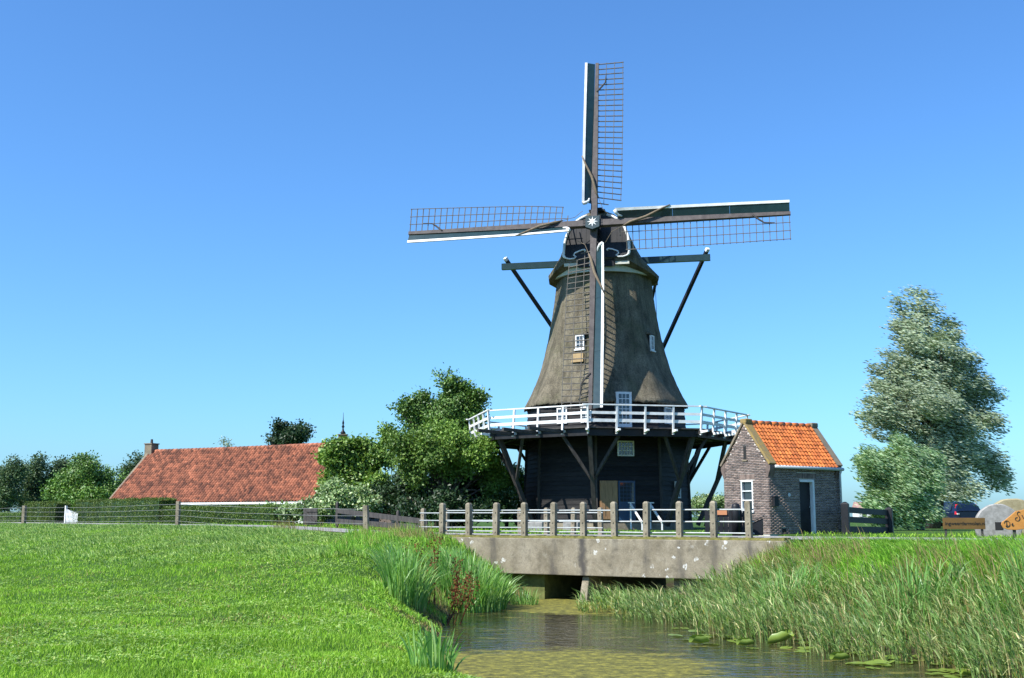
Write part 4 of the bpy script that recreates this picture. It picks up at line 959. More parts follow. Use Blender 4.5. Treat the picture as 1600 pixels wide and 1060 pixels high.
for x in (-.55, .55): mb = MB(); mb.box(SFm, (x - .03, x + .03), (-.06, -.002), (-.65, .1)); mb.build('post', M['dark_beam'], sg_)
text_mesh('ingweerdermolen.nl', .152, 'lettering', M['ink'], sb_, Fr(SFm(.03, .034, -.04), SFm.m[0], SFm.m[1]))
q = at(1606, 815, 35.6); SW = Fr(q, (.99, -.14, 0), (-.14, -.99, 0)); 
ys = empty('wooden_sign', (q[0], q[1], 0), 'orange varnished plank sign with script lettering at the right edge', 'sign')
ol = [(-.79, -.10), (-.74, -.2), (-.6, -.25), (-.35, -.26), (-.1, -.22), (.2, -.25), (.55, -.22), (.75, -.1), (.72, .15), (.5, .32), (.2, .38), (-.1, .36), (-.35, .31), (-.5, .18), (-.66, .05), (-.77, -.02)]
mb = MB(); mb.prism([SW(x, 0, z) for x, z in ol], SW.m[1] * .045); yb = mb.build('plank', M['varnish'], ys, bevel=.012)
for x in (-.4, .4): mb = MB(); mb.box(SW, (x - .04, x + .04), (-.08, -.002), (-.75, .1)); mb.build('post', M['dark_beam'], ys)
def script(strokes, ox, oz, s_, rot):
    for st_ in strokes:
        p = np.array(st_, float); t = np.linspace(0, len(p) - 1, len(p) * 5); xs = np.interp(t, range(len(p)), p[:, 0]); zs_ = np.interp(t, range(len(p)), p[:, 1])
        for _ in range(6): xs[1:-1] = (xs[:-2] + xs[1:-1] + xs[2:]) / 3; zs_[1:-1] = (zs_[:-2] + zs_[1:-1] + zs_[2:]) / 3
        X_ = ox + s_ * (xs * cos(rot) - zs_ * sin(rot)); Z_ = oz + s_ * (xs * sin(rot) + zs_ * cos(rot))
        MB().tube([SW(a_, .048, c_) for a_, c_ in zip(X_, Z_)], .0085 + .005 * np.abs(np.sin(t)), 5).build('lettering', M['ink'], yb)
Dl = [[(.05, .6), (.2, .95), (.55, 1), (.9, .7), (.85, .2), (.5, 0), (.2, .05), (.25, .2), (.5, .3)], [(.45, .9), (.4, .5), (.3, .1)]]
El = [[(0, .2), (.25, .35), (.3, .5), (.12, .5), (.05, .2), (.2, 0), (.45, .15)]]
Sl = [[(.75, .85), (.6, 1.05), (.4, .95), (.35, .7), (.55, .45), (.5, .1), (.2, -.05), (-.05, .15), (.05, .45), (.3, .4)]]
Ul = [[(0, .45), (.08, .5), (.08, .15), (.2, 0), (.36, .15), (.4, .5), (.4, .1), (.55, .05)]]
script(Dl, -.70, -.185, .20, .12); script(El, -.49, -.15, .17, .15); script(Sl, -.36, .0, .26, .2); script(Ul, -.16, .06, .26, .2)

# parked car
cq = at(1512, 808, 70); CA = radians(118)          # heading of the car (away from the road)
cfw = np.array([cos(CA - radians(75)), sin(CA - radians(75)), 0]); 
cfw = np.array([-.30, .954, 0]); crt = np.array([.954, .30, 0])
FCr = Fr((cq[0], cq[1] - .3, .05), crt, cfw)       # x to its right, y forward, z up; origin at the tail
car = empty('parked_car', FCr(0, 2.2, 0), 'dark blue estate car parked behind the willow, tail towards the road', 'car')
sec = [(0.0, .80, .35, .95, .80), (.06, .88, .28, 1.0, .86), (.10, .86, .28, 1.28, .72), (.35, .88, .25, 1.46, .64), (1.2, .9, .2, 1.50, .64), (2.2, .9, .2, 1.48, .64), (2.9, .9, .2, 1.15, .78), (3.15, .9, .2, .98, .84), (4.2, .86, .22, .86, .74), (4.5, .74, .3, .7, .62)]
mb = MB(); V = []; F = []
for y, wl, zb, zt_, wt in sec:
    sh = min(.92, zt_ - .03)
    half = [(0, zb), (wl * .8, zb), (wl, zb + .2), (wl, sh - .08), (wl * .98, sh), (wt + .03, zt_ - .06), (wt - .1, zt_), (0, zt_ + .02)]
    ring = half + [(-x, z) for x, z in half[-2:0:-1]]
    V += [FCr(x, y, z) for x, z in ring]
kR = len(ring)
for i in range(len(sec) - 1):
    for k in range(kR): F.append((i * kR + k, i * kR + (k + 1) % kR, (i + 1) * kR + (k + 1) % kR, (i + 1) * kR + k))
F += [tuple(range(kR)), tuple((len(sec) - 1) * kR + k for k in range(kR))]
mb.add(V, F).build('body', M['car_paint'], car, smooth=False, bevel=.03)
mb = MB(); mb.hexa([FCr(-.66, .075, .98), FCr(.66, .075, .98), FCr(-.66, .15, .98), FCr(.66, .15, .98), FCr(-.56, .27, 1.38), FCr(.56, .27, 1.38), FCr(-.56, .36, 1.38), FCr(.56, .36, 1.38)]); mb.build('rear_window', M['glass'], car)
for s_ in (-1, 1):
    mb = MB(); mb.hexa([FCr(s_ * .90, .03, .72), FCr(s_ * .72, -.02, .72), FCr(s_ * .92, .2, .72), FCr(s_ * .75, .1, .72), FCr(s_ * .70, .2, 1.34), FCr(s_ * .60, .18, 1.34), FCr(s_ * .72, .34, 1.34), FCr(s_ * .62, .3, 1.34)]); tl = mb.build('tail_lamp', M['red'], car, bevel=.02)
    mb = MB(); mb.box(FCr, (s_ * .80 - .07, s_ * .80 + .07), (-.03, .05), (.72, .80)); mb.build('reversing_lens', M['white'], tl)
    for y0_, y1_ in ((.55, 1.25), (1.32, 2.2)):
        mb = MB(); mb.hexa([FCr(s_ * .89, y0_, .95), FCr(s_ * .89, y1_, .95), FCr(s_ * .93, y0_, .95), FCr(s_ * .93, y1_, .95), FCr(s_ * .64, y0_ + .05, 1.4), FCr(s_ * .64, y1_ - .05, 1.4), FCr(s_ * .70, y0_ + .05, 1.4), FCr(s_ * .70, y1_ - .05, 1.4)]); mb.build('side_window', M['glass'], car)
    for y0_ in (.85, 3.6):
        mb = MB(); mb.tube([FCr(s_ * .72, y0_, .3), FCr(s_ * .93, y0_, .3)], .31, 20); wh = mb.build('wheel', M['tyre'], car)
        mb = MB(); mb.tube([FCr(s_ * .931, y0_, .3), FCr(s_ * .945, y0_, .3)], .2, 14); mb.build('rim', M['zinc'], wh)
mb = MB(); mb.box(FCr, (-.84, .84), (-.06, .0), (.36, .58)); mb.build('bumper', M['car_paint'], car, bevel=.02)

# tiny far house at the horizon
q = at(1351, 806, 230); fh = empty('far_house', (q[0], q[1], 0), 'tiny far house with pinkish roof beside the black gate', 'house')
FH = Fr((q[0], q[1], 0), (1, 0, 0), (0, 1, 0))
mb = MB(); mb.box(FH, (-1.2, 1.3), (0, 4), (0, 1.9)); mb.build('wall', M['plaster'], fh)
mb = MB(); mb.hexa([FH(-1.4, -.3, 1.902), FH(1.5, -.3, 1.902), FH(-1.4, 4.3, 1.902), FH(1.5, 4.3, 1.902), FH(-1.35, 1.6, 3.6), FH(1.45, 1.6, 3.6), FH(-1.35, 2.4, 3.6), FH(1.45, 2.4, 3.6)]); mb.build('roof', M['pink_brick'], fh)
mb = MB(); mb.box(FH, (-.5, .4), (-.05, -.002), (.7, 1.6)); mb.build('window', M['glass'], fh)

# ------------------------------------------------------------------ foliage
def leaves(C, size, aspect, dirs, nrm, rnd):
    """rhombic leaves, each a folded pair of triangles"""
    N = len(C); d = dirs / (np.linalg.norm(dirs, axis=1)[:, None] + 1e-9)
    x = np.cross(d, nrm); x /= np.linalg.norm(x, axis=1)[:, None] + 1e-9; nn = np.cross(x, d)
    L_ = size[:, None]; W_ = (size * aspect)[:, None]
    a = C - d * L_ * .5; b_ = C + x * W_ * .5 + nn * W_ * .15; c = C + d * L_ * .5; e = C - x * W_ * .5 + nn * W_ * .15
    V = np.stack([a, b_, c, e], 1).reshape(-1, 3); i = np.arange(N) * 4
    return V, np.concatenate([np.stack([i, i + 1, i + 2], 1), np.stack([i, i + 2, i + 3], 1)])
def unit(N): v = rng.standard_normal((N, 3)); return v / np.linalg.norm(v, axis=1)[:, None]
def blob(px, py, Y_, rx, ry, rd=None):
    c = at(px, py, Y_); s_ = Y_ / 1800; rx *= s_; ry *= s_; return (*c, rx, rd if rd else rx * .9, ry)
def tree(name, label, cat, blobs, m, n_sub, n_cl, per, cl_r, lsize, aspect=.6, group=None, base=None, wind=None, align=0, trunk_r=.18, core=.6, sub_r=(.22, .42), flat=.8, up=.4):
    B = np.array(blobs)
    if base is None: base = (B[:, 0].mean(), B[:, 1].mean())
    z0 = gz(*base); root = empty(name, (base[0], base[1], z0), label, cat, group)
    vol = (B[:, 3] * B[:, 4] * B[:, 5]) ** (2 / 3); k = rng.choice(len(B), n_sub, p=vol / vol.sum())
    u = unit(n_sub); r = rng.uniform(.45, 1.12, n_sub)[:, None]
    sc_ = B[k, :3] + u * r * B[k, 3:] * .85
    sr = (B[k, 3:].mean(1) * rng.uniform(*sub_r, n_sub))
    sub = np.vstack([np.column_stack([sc_, sr, sr, sr * .85]), np.column_stack([B[:, :3], B[:, 3:] * core])])
    vol = (sub[:, 3] * sub[:, 4] * sub[:, 5]) ** (2 / 3); k = rng.choice(len(sub), n_cl, p=vol / vol.sum())
    u = unit(n_cl); rr = np.where(rng.random(n_cl) < .75, rng.uniform(.8, 1.08, n_cl), rng.uniform(.3, .8, n_cl))
    cc = sub[k, :3] + u * rr[:, None] * sub[k, 3:]
    keep = cc[:, 2] > z0 + .15; cc = cc[keep]; u = u[keep]
    N = len(cc) * per; ci = np.repeat(np.arange(len(cc)), per)
    off = rng.standard_normal((N, 3)) * cl_r * np.array([1, 1, flat])
    if wind is not None: off = off * .62 + np.outer(rng.uniform(-1, 1, N) * cl_r * 2.1, wind)
    C = cc[ci] + off
    d = unit(N) + off / cl_r * .6
    if wind is not None: d = unit(N) * (1 - align) + np.array(wind) * align * 2
    nr_ = unit(N) * .8 + u[ci] * 1.2 + np.array([0, 0, up])
    V, F = leaves(C, lsize * rng.uniform(.65, 1.35, N), aspect, d, nr_, None)
    raw('crown', V, F, m, root, WO[root.name])
    # trunk and limbs
    mb = MB(); top = B[np.argmax(B[:, 2] + B[:, 5] * .3)]; p0 = np.array([*base, z0 - .1]); mids = np.array([B[:, 0].mean(), B[:, 1].mean(), z0 + .45 * (top[2] - z0)])
    mb.tube([p0, p0 * .6 + mids * .4 + [.08, 0, 0], mids, mids * .45 + top[:3] * .55, top[:3]], [trunk_r * 1.25, trunk_r, trunk_r * .8, trunk_r * .5, trunk_r * .2], 9); mb.build('trunk', M['bark'], root, smooth=True)
    mb = MB()
    for q in sub[rng.permutation(len(sub))[:min(22, len(sub))]]:
        s_ = p0 + (mids - p0) * rng.uniform(.5, 1.0); e = q[:3]; mb.tube([s_, (s_ + e) / 2 + [0, 0, .15 * np.linalg.norm(e - s_) * rng.uniform(-.3, .8)], e], [trunk_r * .45, trunk_r * .3, trunk_r * .08], 6, cap=False)
    mb.build('limbs', M['bark'], root, smooth=True)
    return root
WIND = np.array([-.93, .1, .28])
# the silver willow and the wind-blown bush on the right
tree('willow_tree', 'tall silver willow tree behind the wind-blown bush', 'tree',
     [blob(1445, 478, 63, 36, 34), blob(1402, 482, 63, 18, 24), blob(1432, 525, 63, 52, 42), blob(1440, 585, 63, 66, 50), blob(1480, 580, 63.5, 50, 55), blob(1440, 650, 63, 78, 55), blob(1375, 640, 62.5, 32, 34),
      blob(1510, 655, 64, 55, 50), blob(1540, 615, 64, 24, 30), blob(1465, 725, 63, 72, 52), blob(1535, 715, 63.5, 46, 42), blob(1555, 750, 64, 28, 26), blob(1505, 765, 63, 52, 30), blob(1395, 560, 63, 26, 36), blob(1390, 600, 63, 34, 40), blob(1482, 520, 63, 24, 34), blob(1500, 560, 63, 30, 40), blob(1470, 560, 63, 40, 50), blob(1535, 600, 63.5, 22, 32), blob(1555, 665, 63.5, 22, 34), blob(1500, 700, 63, 50, 50)],
     M['leaf_willow'], 85, 2000, 36, .25, .21, .30, base=tuple(at(1456, 808, 64)[:2]), wind=WIND, align=.62, trunk_r=.34, sub_r=(.2, .42))
tree('willow_bush', 'rounded light green bush blown by the wind before the willow', 'bush',
     [blob(1405, 742, 55, 68, 54), blob(1385, 728, 55, 46, 42), blob(1440, 760, 55, 40, 48), blob(1400, 790, 54.5, 55, 34), blob(1360, 740, 55, 24, 28)],
     M['leaf_bush'], 40, 1300, 42, .2, .19, .28, base=tuple(at(1440, 808, 55.5)[:2]), wind=np.array([-.8, -.1, .35]), align=.68, trunk_r=.14, sub_r=(.25, .45))
# the shrubs and trees left of the mill
G1 = 'trees and shrubs left of the mill'
tree('tall_tree', 'tallest green tree left of the mill, against the sky', 'tree',
     [blob(704, 596, 64, 22, 26), blob(712, 625, 64, 34, 28), blob(742, 632, 64, 20, 32), blob(660, 632, 64.5, 28, 26), blob(636, 650, 65, 26, 24), blob(700, 655, 64, 55, 38), blob(740, 660, 64, 26, 26), blob(690, 700, 65, 60, 40), blob(606, 680, 64.5, 18, 18)],
     M['leaf_mid'], 64, 1150, 40, .21, .16, .65, G1, trunk_r=.25)
tree('olive_shrub', 'broad olive green shrub below the tallest tree', 'shrub',
     [blob(690, 702, 59, 58, 34), blob(640, 712, 59, 42, 44), blob(735, 712, 59, 44, 34), blob(768, 735, 60, 26, 34), blob(615, 690, 60, 26, 24), blob(775, 765, 60, 22, 26)],
     M['leaf_yellow'], 76, 1150, 40, .2, .145, .6, G1, trunk_r=.16)
tree('shade_dark_shrub', 'shade-darkened leafy shrub behind the bridge railing', 'shrub',
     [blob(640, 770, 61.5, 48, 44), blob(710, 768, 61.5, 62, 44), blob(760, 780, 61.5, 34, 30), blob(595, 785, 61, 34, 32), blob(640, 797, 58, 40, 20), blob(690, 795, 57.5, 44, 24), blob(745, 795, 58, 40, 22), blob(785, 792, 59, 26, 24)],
     M['leaf_dark'], 40, 1050, 42, .25, .16, .6, G1, trunk_r=.12)  # dark leaf colour stands in for the shade under the crowns
tree('maple_sapling', 'fresh green maple beside the right end of the cottage roof', 'tree',
     [blob(522, 704, 64, 20, 20), blob(552, 708, 64, 22, 24), blob(586, 712, 64, 24, 28), blob(530, 722, 64, 26, 26), blob(548, 748, 64, 34, 28), blob(520, 762, 64, 22, 24), blob(572, 735, 64, 22, 26), blob(590, 760, 63, 28, 32)],
     M['leaf_light'], 34, 760, 36, .2, .18, .8, G1, trunk_r=.12)
tree('ivy_bush', 'pale variegated ivy bush at the cottage corner', 'shrub',
     [blob(545, 782, 60, 42, 22), blob(500, 794, 61, 36, 18), blob(520, 770, 60.5, 28, 18), blob(575, 790, 59.5, 26, 20), blob(455, 800, 62, 32, 13), blob(415, 803, 64, 30, 11)],
     M['leaf_pale'], 30, 640, 44, .17, .14, .8, G1, trunk_r=.08)
tree('hawthorn_shrub', 'green shrub seen through the left gallery struts', 'shrub',
     [blob(797, 752, 67, 30, 38), blob(820, 780, 67, 24, 26), blob(780, 785, 66.5, 30, 24), blob(765, 760, 67, 24, 30)],
     M['leaf_light'], 24, 480, 40, .2, .15, .65, G1, trunk_r=.1)
tree('field_shrub', 'grey green shrub between the mill and the brick house', 'shrub',
     [blob(1100, 787, 80, 26, 18), blob(1075, 795, 80, 20, 14), blob(1125, 790, 81, 20, 16)], M['leaf_pale'], 14, 260, 36, .22, .16, .6, trunk_r=.08)
# trees at the left and behind the cottage
G2 = 'far trees along the left horizon'
tree('round_tree', 'rounded green tree left of the cottage', 'tree', [blob(140, 748, 96, 44, 32), blob(105, 758, 96, 34, 34), blob(170, 765, 96, 32, 30), blob(140, 780, 95, 55, 22), blob(85, 770, 96, 20, 28)], M['leaf_mid'], 36, 700, 36, .32, .2, .65, G2, trunk_r=.2)
for px, w_, h_, Y_, lb in ((14, 22, 42, 122, 'slim far tree at the left edge of the picture'), (52, 24, 40, 126, 'far tree second from the left edge'), (88, 22, 34, 128, 'low far tree just left of the rounded tree'), (203, 18, 34, 118, 'small far tree touching the left end of the cottage roof'), (-20, 24, 44, 120, 'far tree cut by the left frame edge')):
    if px < 0: continue
    tree('far_tree', lb, 'tree', [blob(px, 752, Y_, w_, h_ * .75), blob(px + 8, 730, Y_, w_ * .6, h_ * .5), blob(px - 8, 780, Y_, w_, h_ * .6)], M['leaf_far'], 22, 360, 34, .38, .22, .65, G2, trunk_r=.22)
tree('dark_tree', 'dark spreading tree rising behind the cottage ridge', 'tree', [blob(455, 682, 118, 34, 16), blob(440, 670, 118, 16, 13), blob(475, 672, 118, 18, 11), blob(455, 720, 118, 30, 22), blob(430, 688, 118, 16, 10)], M['leaf_dark'], 30, 420, 36, .32, .24, .7, trunk_r=.3)
tree('birch_tree', 'thin silvery tree tip behind the cottage ridge', 'tree', [blob(350, 688, 115, 9, 13), blob(358, 705, 115, 14, 16), blob(352, 730, 115, 16, 20)], M['leaf_willow'], 12, 90, 30, .25, .2, .4, trunk_r=.1)

def hedge(label, a, b_, w_, h_, n, name='hedge', m='hedge', group='clipped hedges along the road', ls=.085):
    a = np.array(a, float); b_ = np.array(b_, float); L_ = np.hypot(*(b_ - a)); d = (b_ - a) / L_; nn = np.array([-d[1], d[0]]); z0 = .15
    root = empty(name, (*((a + b_) / 2), z0), label, 'hedge', group)
    t = rng.random(n) * L_; s_ = rng.uniform(-1, 1, n); z = rng.random(n)
    f = rng.random(n); face = np.where(f < .3, 0, np.where(f < .62, 1, np.where(f < .9, 2, 3)))
    z = np.where(face == 0, 1, z); s_ = np.where(face == 1, -1, np.where(face == 2, 1, s_)); t = np.where(face == 3, np.where(rng.random(n) < .5, 0, L_), t)
    wob = .05 * np.sin(t * 2.3) + .04 * np.sin(t * 5.1 + 1) + rng.normal(0, .035, n)
    rnd_ = 1 - .12 * np.clip(z - .8, 0, 1) * 5 * (np.abs(s_) ** 4)
    P = a + np.outer(t, d) + np.outer(s_ * w_ / 2 * rnd_ + wob * np.sign(s_), nn)
    C = np.column_stack([P, z0 + z * h_ + np.where(face == 0, wob, 0)])
    V, F = leaves(C, ls * rng.uniform(.6, 1.3, n), .6, unit(n), unit(n) + [0, 0, .4], None)
    raw('foliage', V, F, M[m], root, WO[root.name])
    mb = MB(); fr = Fr((*a, z0), (*d, 0), (*nn, 0)); mb.box(fr, (.08, L_ - .08), (-w_ / 2 + .08, w_ / 2 - .08), (-.1, h_ - .08)); mb.build('dark_core', M['leaf_dark'], root)  # solid inner box, coloured dark for the shade inside the hedge
hedge('tall clipped hedge right of the white picket gate', at(129, 812, 80.5)[:2], at(262, 812, 71)[:2], 1.3, 1.55, 22000)
hedge('lower clipped hedge in front of the cottage windows', at(264, 812, 70.6)[:2], at(440, 812, 62)[:2], 1.0, 1.02, 20000)
hedge('clipped hedge left of the white picket gate', at(50, 812, 86)[:2], at(98, 812, 83)[:2], 1.3, 1.5, 12000)
hedge('low loose hedge at the left edge of the picture', at(-30, 812, 92)[:2], at(44, 812, 86)[:2], 1.2, .75, 9000, m='leaf_yellow')

# ------------------------------------------------------------------ grasses, reeds, water plants
def blades(P, h, w_, lean, ang_, curve=1.0, segs=2):
    """tapering blades: base point, height, width, lean (horizontal metres at tip), heading of the lean"""
    N = len(P); dx = np.cos(ang_) * lean; dy = np.sin(ang_) * lean
    fa = rng.random(N) * 2 * pi; wx = np.cos(fa) * w_ / 2; wy = np.sin(fa) * w_ / 2; z0 = np.zeros(N)
    rows = []
    for i in range(segs):
        t = i / segs; k = t ** (1 + curve); c = P + np.column_stack([dx * k, dy * k, h * (t - .12 * curve * t * t * np.clip(lean / (h + 1e-6), 0, 1.5))]); s_ = 1 - .25 * t
        rows += [c + np.column_stack([wx, wy, z0]) * s_, c - np.column_stack([wx, wy, z0]) * s_]
    rows.append(P + np.column_stack([dx, dy, h * (1 - .25 * curve * np.clip(lean / (h + 1e-6), 0, 1.5))]))
    k = len(rows); V = np.stack(rows, 1).reshape(-1, 3); i0 = np.arange(N) * k; Q = []
    for i in range(segs - 1): Q.append(np.stack([i0 + 2 * i, i0 + 2 * i + 1, i0 + 2 * i + 3, i0 + 2 * i + 2], 1))
    T = np.stack([i0 + 2 * segs - 2, i0 + 2 * segs - 1, i0 + 2 * segs], 1)
    return V, [np.vstack(Q), T] if Q else [T]
def scatter(n, xr, yr, cond, ylog=False):
    u = rng.random(n); Y_ = yr[0] * (yr[1] / yr[0]) ** u if ylog else rng.uniform(*yr, n)
    X_ = np.array([0.0]); v = rng.random(n)
    lo = xr[0](Y_); hi = xr[1](Y_); X_ = lo + (hi - lo) * v; P = np.column_stack([X_, Y_]); z, D, dw, ins, left = height(P)
    k = cond(P, z, D, dw, ins, left); return np.column_stack([P, z])[k], D[k], dw[k]
def patch(P, s_, ph): return .5 + .5 * np.sin(P[:, 0] * s_ + 1.7 * np.sin(P[:, 1] * s_ * .7 + ph)) * np.sin(P[:, 1] * s_ * .9 + ph * 1.3)
def stuffobj(name, V, F, m): return tag(raw(name, V, F, m), kind='stuff')
# mown lawn
P, D, dw = scatter(330000, (lambda y: -.52 * y - 2.5, lambda y: .04 * y + 1.5), (9.5, 62), lambda P, z, D, dw, ins, left: left & ~ins & (dw > .35) & (D > 3.5), True)
N = len(P); tall = .65 + .7 * patch(P, .9, .4)
V, F = blades(P, rng.uniform(.04, .085, N) * tall, (.0042 + .00033 * P[:, 1]) * rng.uniform(.7, 1.3, N), rng.uniform(.01, .06, N), rng.random(N) * 2 * pi)
stuffobj('lawn_grass', V, F, M['lawn'])
# clover and plantain rosettes in the lawn
P, D, dw = scatter(26000, (lambda y: -.52 * y - 2.5, lambda y: .04 * y + 1.5), (9.5, 50), lambda P, z, D, dw, ins, left: left & ~ins & (dw > .4) & (D > 4) & (patch(P, .55, 1.9) * .6 + patch(P, 1.7, .2) * .4 > .48), True)
P = np.repeat(P, 4, 0) + rng.normal(0, .035, (4 * len(P), 3)) * [1, 1, .2] + [0, 0, .045]; N = len(P); d_ = unit(N) * [1, 1, .35]
V, F = leaves(P, rng.uniform(.025, .06, N) * (.75 + P[:, 1] / 40), .5, d_, unit(N) * .35 + [0, 0, 1], None); stuffobj('lawn_weeds', V, F, M['bluegrass'])
P, D, dw = scatter(40000, (lambda y: -.52 * y - 2.5, lambda y: .04 * y + 1.5), (9.5, 55), lambda P, z, D, dw, ins, left: left & ~ins & (dw > .35) & (D > 3) & (patch(P, .42, 3.1) * patch(P, 1.1, .7) > .42), True)
N = len(P); V, F = blades(P, rng.uniform(.04, .1, N), (.004 + .0003 * P[:, 1]) * rng.uniform(.7, 1.3, N), rng.uniform(.02, .07, N), rng.random(N) * 6.28); stuffobj('lawn_straw', V, F, M['drygrass'])
# unmown strip below the road
P, D, dw = scatter(210000, (lambda y: -.52 * y - 2.5, lambda y: .02 * y), (30, 75), lambda P, z, D, dw, ins, left: left & ~ins & (dw > .3) & (D > .1) & (D < 10.5) & (rng.random(len(P)) < np.where(D > 7, (10.5 - D) / 5, 1)), True)
N = len(P); V, F = blades(P, rng.uniform(.06, .15, N) * (.5 + patch(P, 1.1, 2)), .022 * rng.uniform(.7, 1.4, N), rng.uniform(.04, .16, N), rng.normal(pi, .9, N))
stuffobj('unmown_grass', V, F, M['bluegrass'])
# ditch bank on the left: rough mixed grass
P, D, dw = scatter(90000, (lambda y: y * 0 - 7, lambda y: y * 0 + 2.2), (16, 41), lambda P, z, D, dw, ins, left: left & ~ins & (D > .02) & ((dw < 1.5 + 1.8 * (P[:, 1] > 30)) | ((P[:, 1] > 33) & (P[:, 0] > -5))) )
N = len(P); k = patch(P, 1.6, .9) > .62
low = np.interp(P[:, 1], [24, 28], [.3, 1]) * (.5 + patch(P, 2.9, .3) ** 2); V, F = blades(P[~k], rng.uniform(.15, .42, (~k).sum()) * low[~k], .016 * rng.uniform(.7, 1.4, (~k).sum()), rng.uniform(.05, .25, (~k).sum()), rng.normal(pi, 1.2, (~k).sum())); stuffobj('bank_grass', V, F, M['bankgrass'])
k2 = k & (rng.random(N) < .6)
V, F = blades(P[k2], rng.uniform(.15, .5, k2.sum()) * low[k2], .012 * rng.uniform(.7, 1.4, k2.sum()), rng.uniform(.05, .25, k2.sum()), rng.normal(pi, 1.2, k2.sum())); stuffobj('dry_grass', V, F, M['drygrass'])
# right bank: fresh grass above, reeds below
P, D, dw = scatter(230000, (lambda y: y * 0 + 3.5, lambda y: y * 0 + 19), (11, 36), lambda P, z, D, dw, ins, left: ~left & ~ins & (D > .0) & (D < 8) & (dw > 1.5))
N = len(P); V, F = blades(P, rng.uniform(.10, .28, N) * (.5 + patch(P, .9, 1.1)), .016 * rng.uniform(.7, 1.5, N), rng.uniform(.08, .3, N), rng.normal(pi, .7, N), 1.2); stuffobj('verge_grass', V, F, M['bankgrass'])
P, D, dw = scatter(22000, (lambda y: y * 0 + 3, lambda y: y * 0 + 17), (11, 34), lambda P, z, D, dw, ins, left: ~left & ~ins & (dw > 1.3) & (dw < 3.0) & (D > .3) & (patch(P, .8, 2.2) > .45))
N = len(P); V, F = blades(P, rng.uniform(.35, .75, N), .012 * rng.uniform(.7, 1.4, N), rng.uniform(.1, .45, N), rng.normal(pi, .6, N), 1.3, 3); stuffobj('dry_grass', V, F, M['drygrass'])
def reeds(n, xr, yr, cond, hr, name='reeds', nl=7):
    P, D, dw = scatter(n, xr, yr, cond); N = len(P); h = rng.uniform(*hr, N) * (.7 + .5 * patch(P, 1.3, .5)) * np.interp(P[:, 1], [25, 31], [1, .62]); P = P.copy(); P[:, 2] = np.maximum(P[:, 2], -1.85)
    la = rng.normal(pi, .35, N); ln = h * rng.uniform(.1, .35, N)
    VV, FQ, FT = [], [], []; nv = 0
    def addb(V, F):
        nonlocal nv
        VV.append(V); FQ.append(F[0] + nv); FT.append(F[1] + nv); nv += len(V)
    addb(*blades(P, h, np.full(N, .014), ln, la, .8, 3))
    for i in range(nl):
        t = rng.uniform(.15, .9, N); B_ = P + np.column_stack([np.cos(la) * ln * t ** 1.8, np.sin(la) * ln * t ** 1.8, h * t * .93])
        a_ = rng.normal(pi, .9, N); le = rng.uniform(.25, .5, N)
        addb(*blades(B_, le * rng.uniform(.3, .9, N), .020 * rng.uniform(.7, 1.4, N), le * rng.uniform(.4, .95, N), a_, 1.0, 2))
    return stuffobj(name, np.vstack(VV), [np.vstack(FQ), np.vstack(FT)], M['reed'])
reeds(15000, (lambda y: y * 0 + 1.5, lambda y: y * 0 + 17), (11, 34), lambda P, z, D, dw, ins, left: ~left & ((ins & (dw < 1.5 + .5 * np.sin(P[:, 1] * 1.9) + .9 * (P[:, 1] > 28))) | (~ins & (dw < 1.5))) & (D > .4), (.5, 1.05))
P, D, dw = scatter(16000, (lambda y: y * 0 + 2, lambda y: y * 0 + 17), (11, 33), lambda P, z, D, dw, ins, left: ~left & ((ins & (dw < 1.1)) | (~ins & (dw < 2.6))) & (D > .4) & (patch(P, 1.5, 4.2) > .4))
N = len(P); P[:, 2] = np.maximum(P[:, 2], -1.85); V, F = blades(P, rng.uniform(.35, 1.0, N) * np.interp(P[:, 1], [25, 31], [1, .62]), .014 * rng.uniform(.7, 1.4, N), rng.uniform(.1, .5, N), rng.normal(pi, .9, N), 1.2, 3); stuffobj('dead_reeds', V, F, M['drygrass'])
# countable clumps of sword-leaved plants on the left bank
def clump(name, label, cx, cy, rx, ry, n, hr, wr, m='iris', lean=.35, cat='reed clump'):
    a = rng.random(n) * 2 * pi; r = np.sqrt(rng.random(n)); P = np.column_stack([cx + rx * r * np.cos(a), cy + ry * r * np.sin(a)])
    z = np.maximum(height(P)[0], -1.85) - .03; h = rng.uniform(*hr, n) * (1.1 - .35 * r); out = np.where(rng.random(n) < .7, a, rng.random(n) * 2 * pi)
    root = empty(name, (cx, cy, float(z.mean())), label, cat)
    V, F = blades(np.column_stack([P, z]), h, rng.uniform(*wr, n), h * rng.uniform(.05, lean + .25 * 1, n) * (.4 + r), out, 1.1, 4)
    raw('leaves', V, F, M[m], root, WO[root.name]); return root
clump('reed_clump', 'dense clump of sword-leaved reeds in front of the bridge beam', -1.15, 31.7, 1.0, 1.5, 1250, (.85, 1.5), (.022, .036))
clump('reed_clump', 'tall narrow reed clump at the lawn edge beside the rusty docks', -2.45, 26.9, .5, 1.4, 620, (.9, 1.5), (.018, .03))
clump('iris_clump', 'sword-leaved clump cut by the bottom edge of the picture', -.88, 13.3, .26, .3, 75, (.38, .66), (.018, .03), lean=.3)
clump('sedge_clump', 'small sedge tuft beside the bridge opening', .35, 33.2, .4, .5, 170, (.3, .7), (.012, .02))
for cx, cy, lb in ((5.9, 25.6, 'sword-leaved clump among the reeds nearest the bridge'), (7.6, 22.4, 'sword-leaved clump in the middle of the right-hand reeds'), (9.2, 20.6, 'sword-leaved clump near the right edge of the picture')):
    clump('sword_clump', lb, cx, cy, .9, .8, 240, (.7, 1.3), (.02, .034), lean=.4)
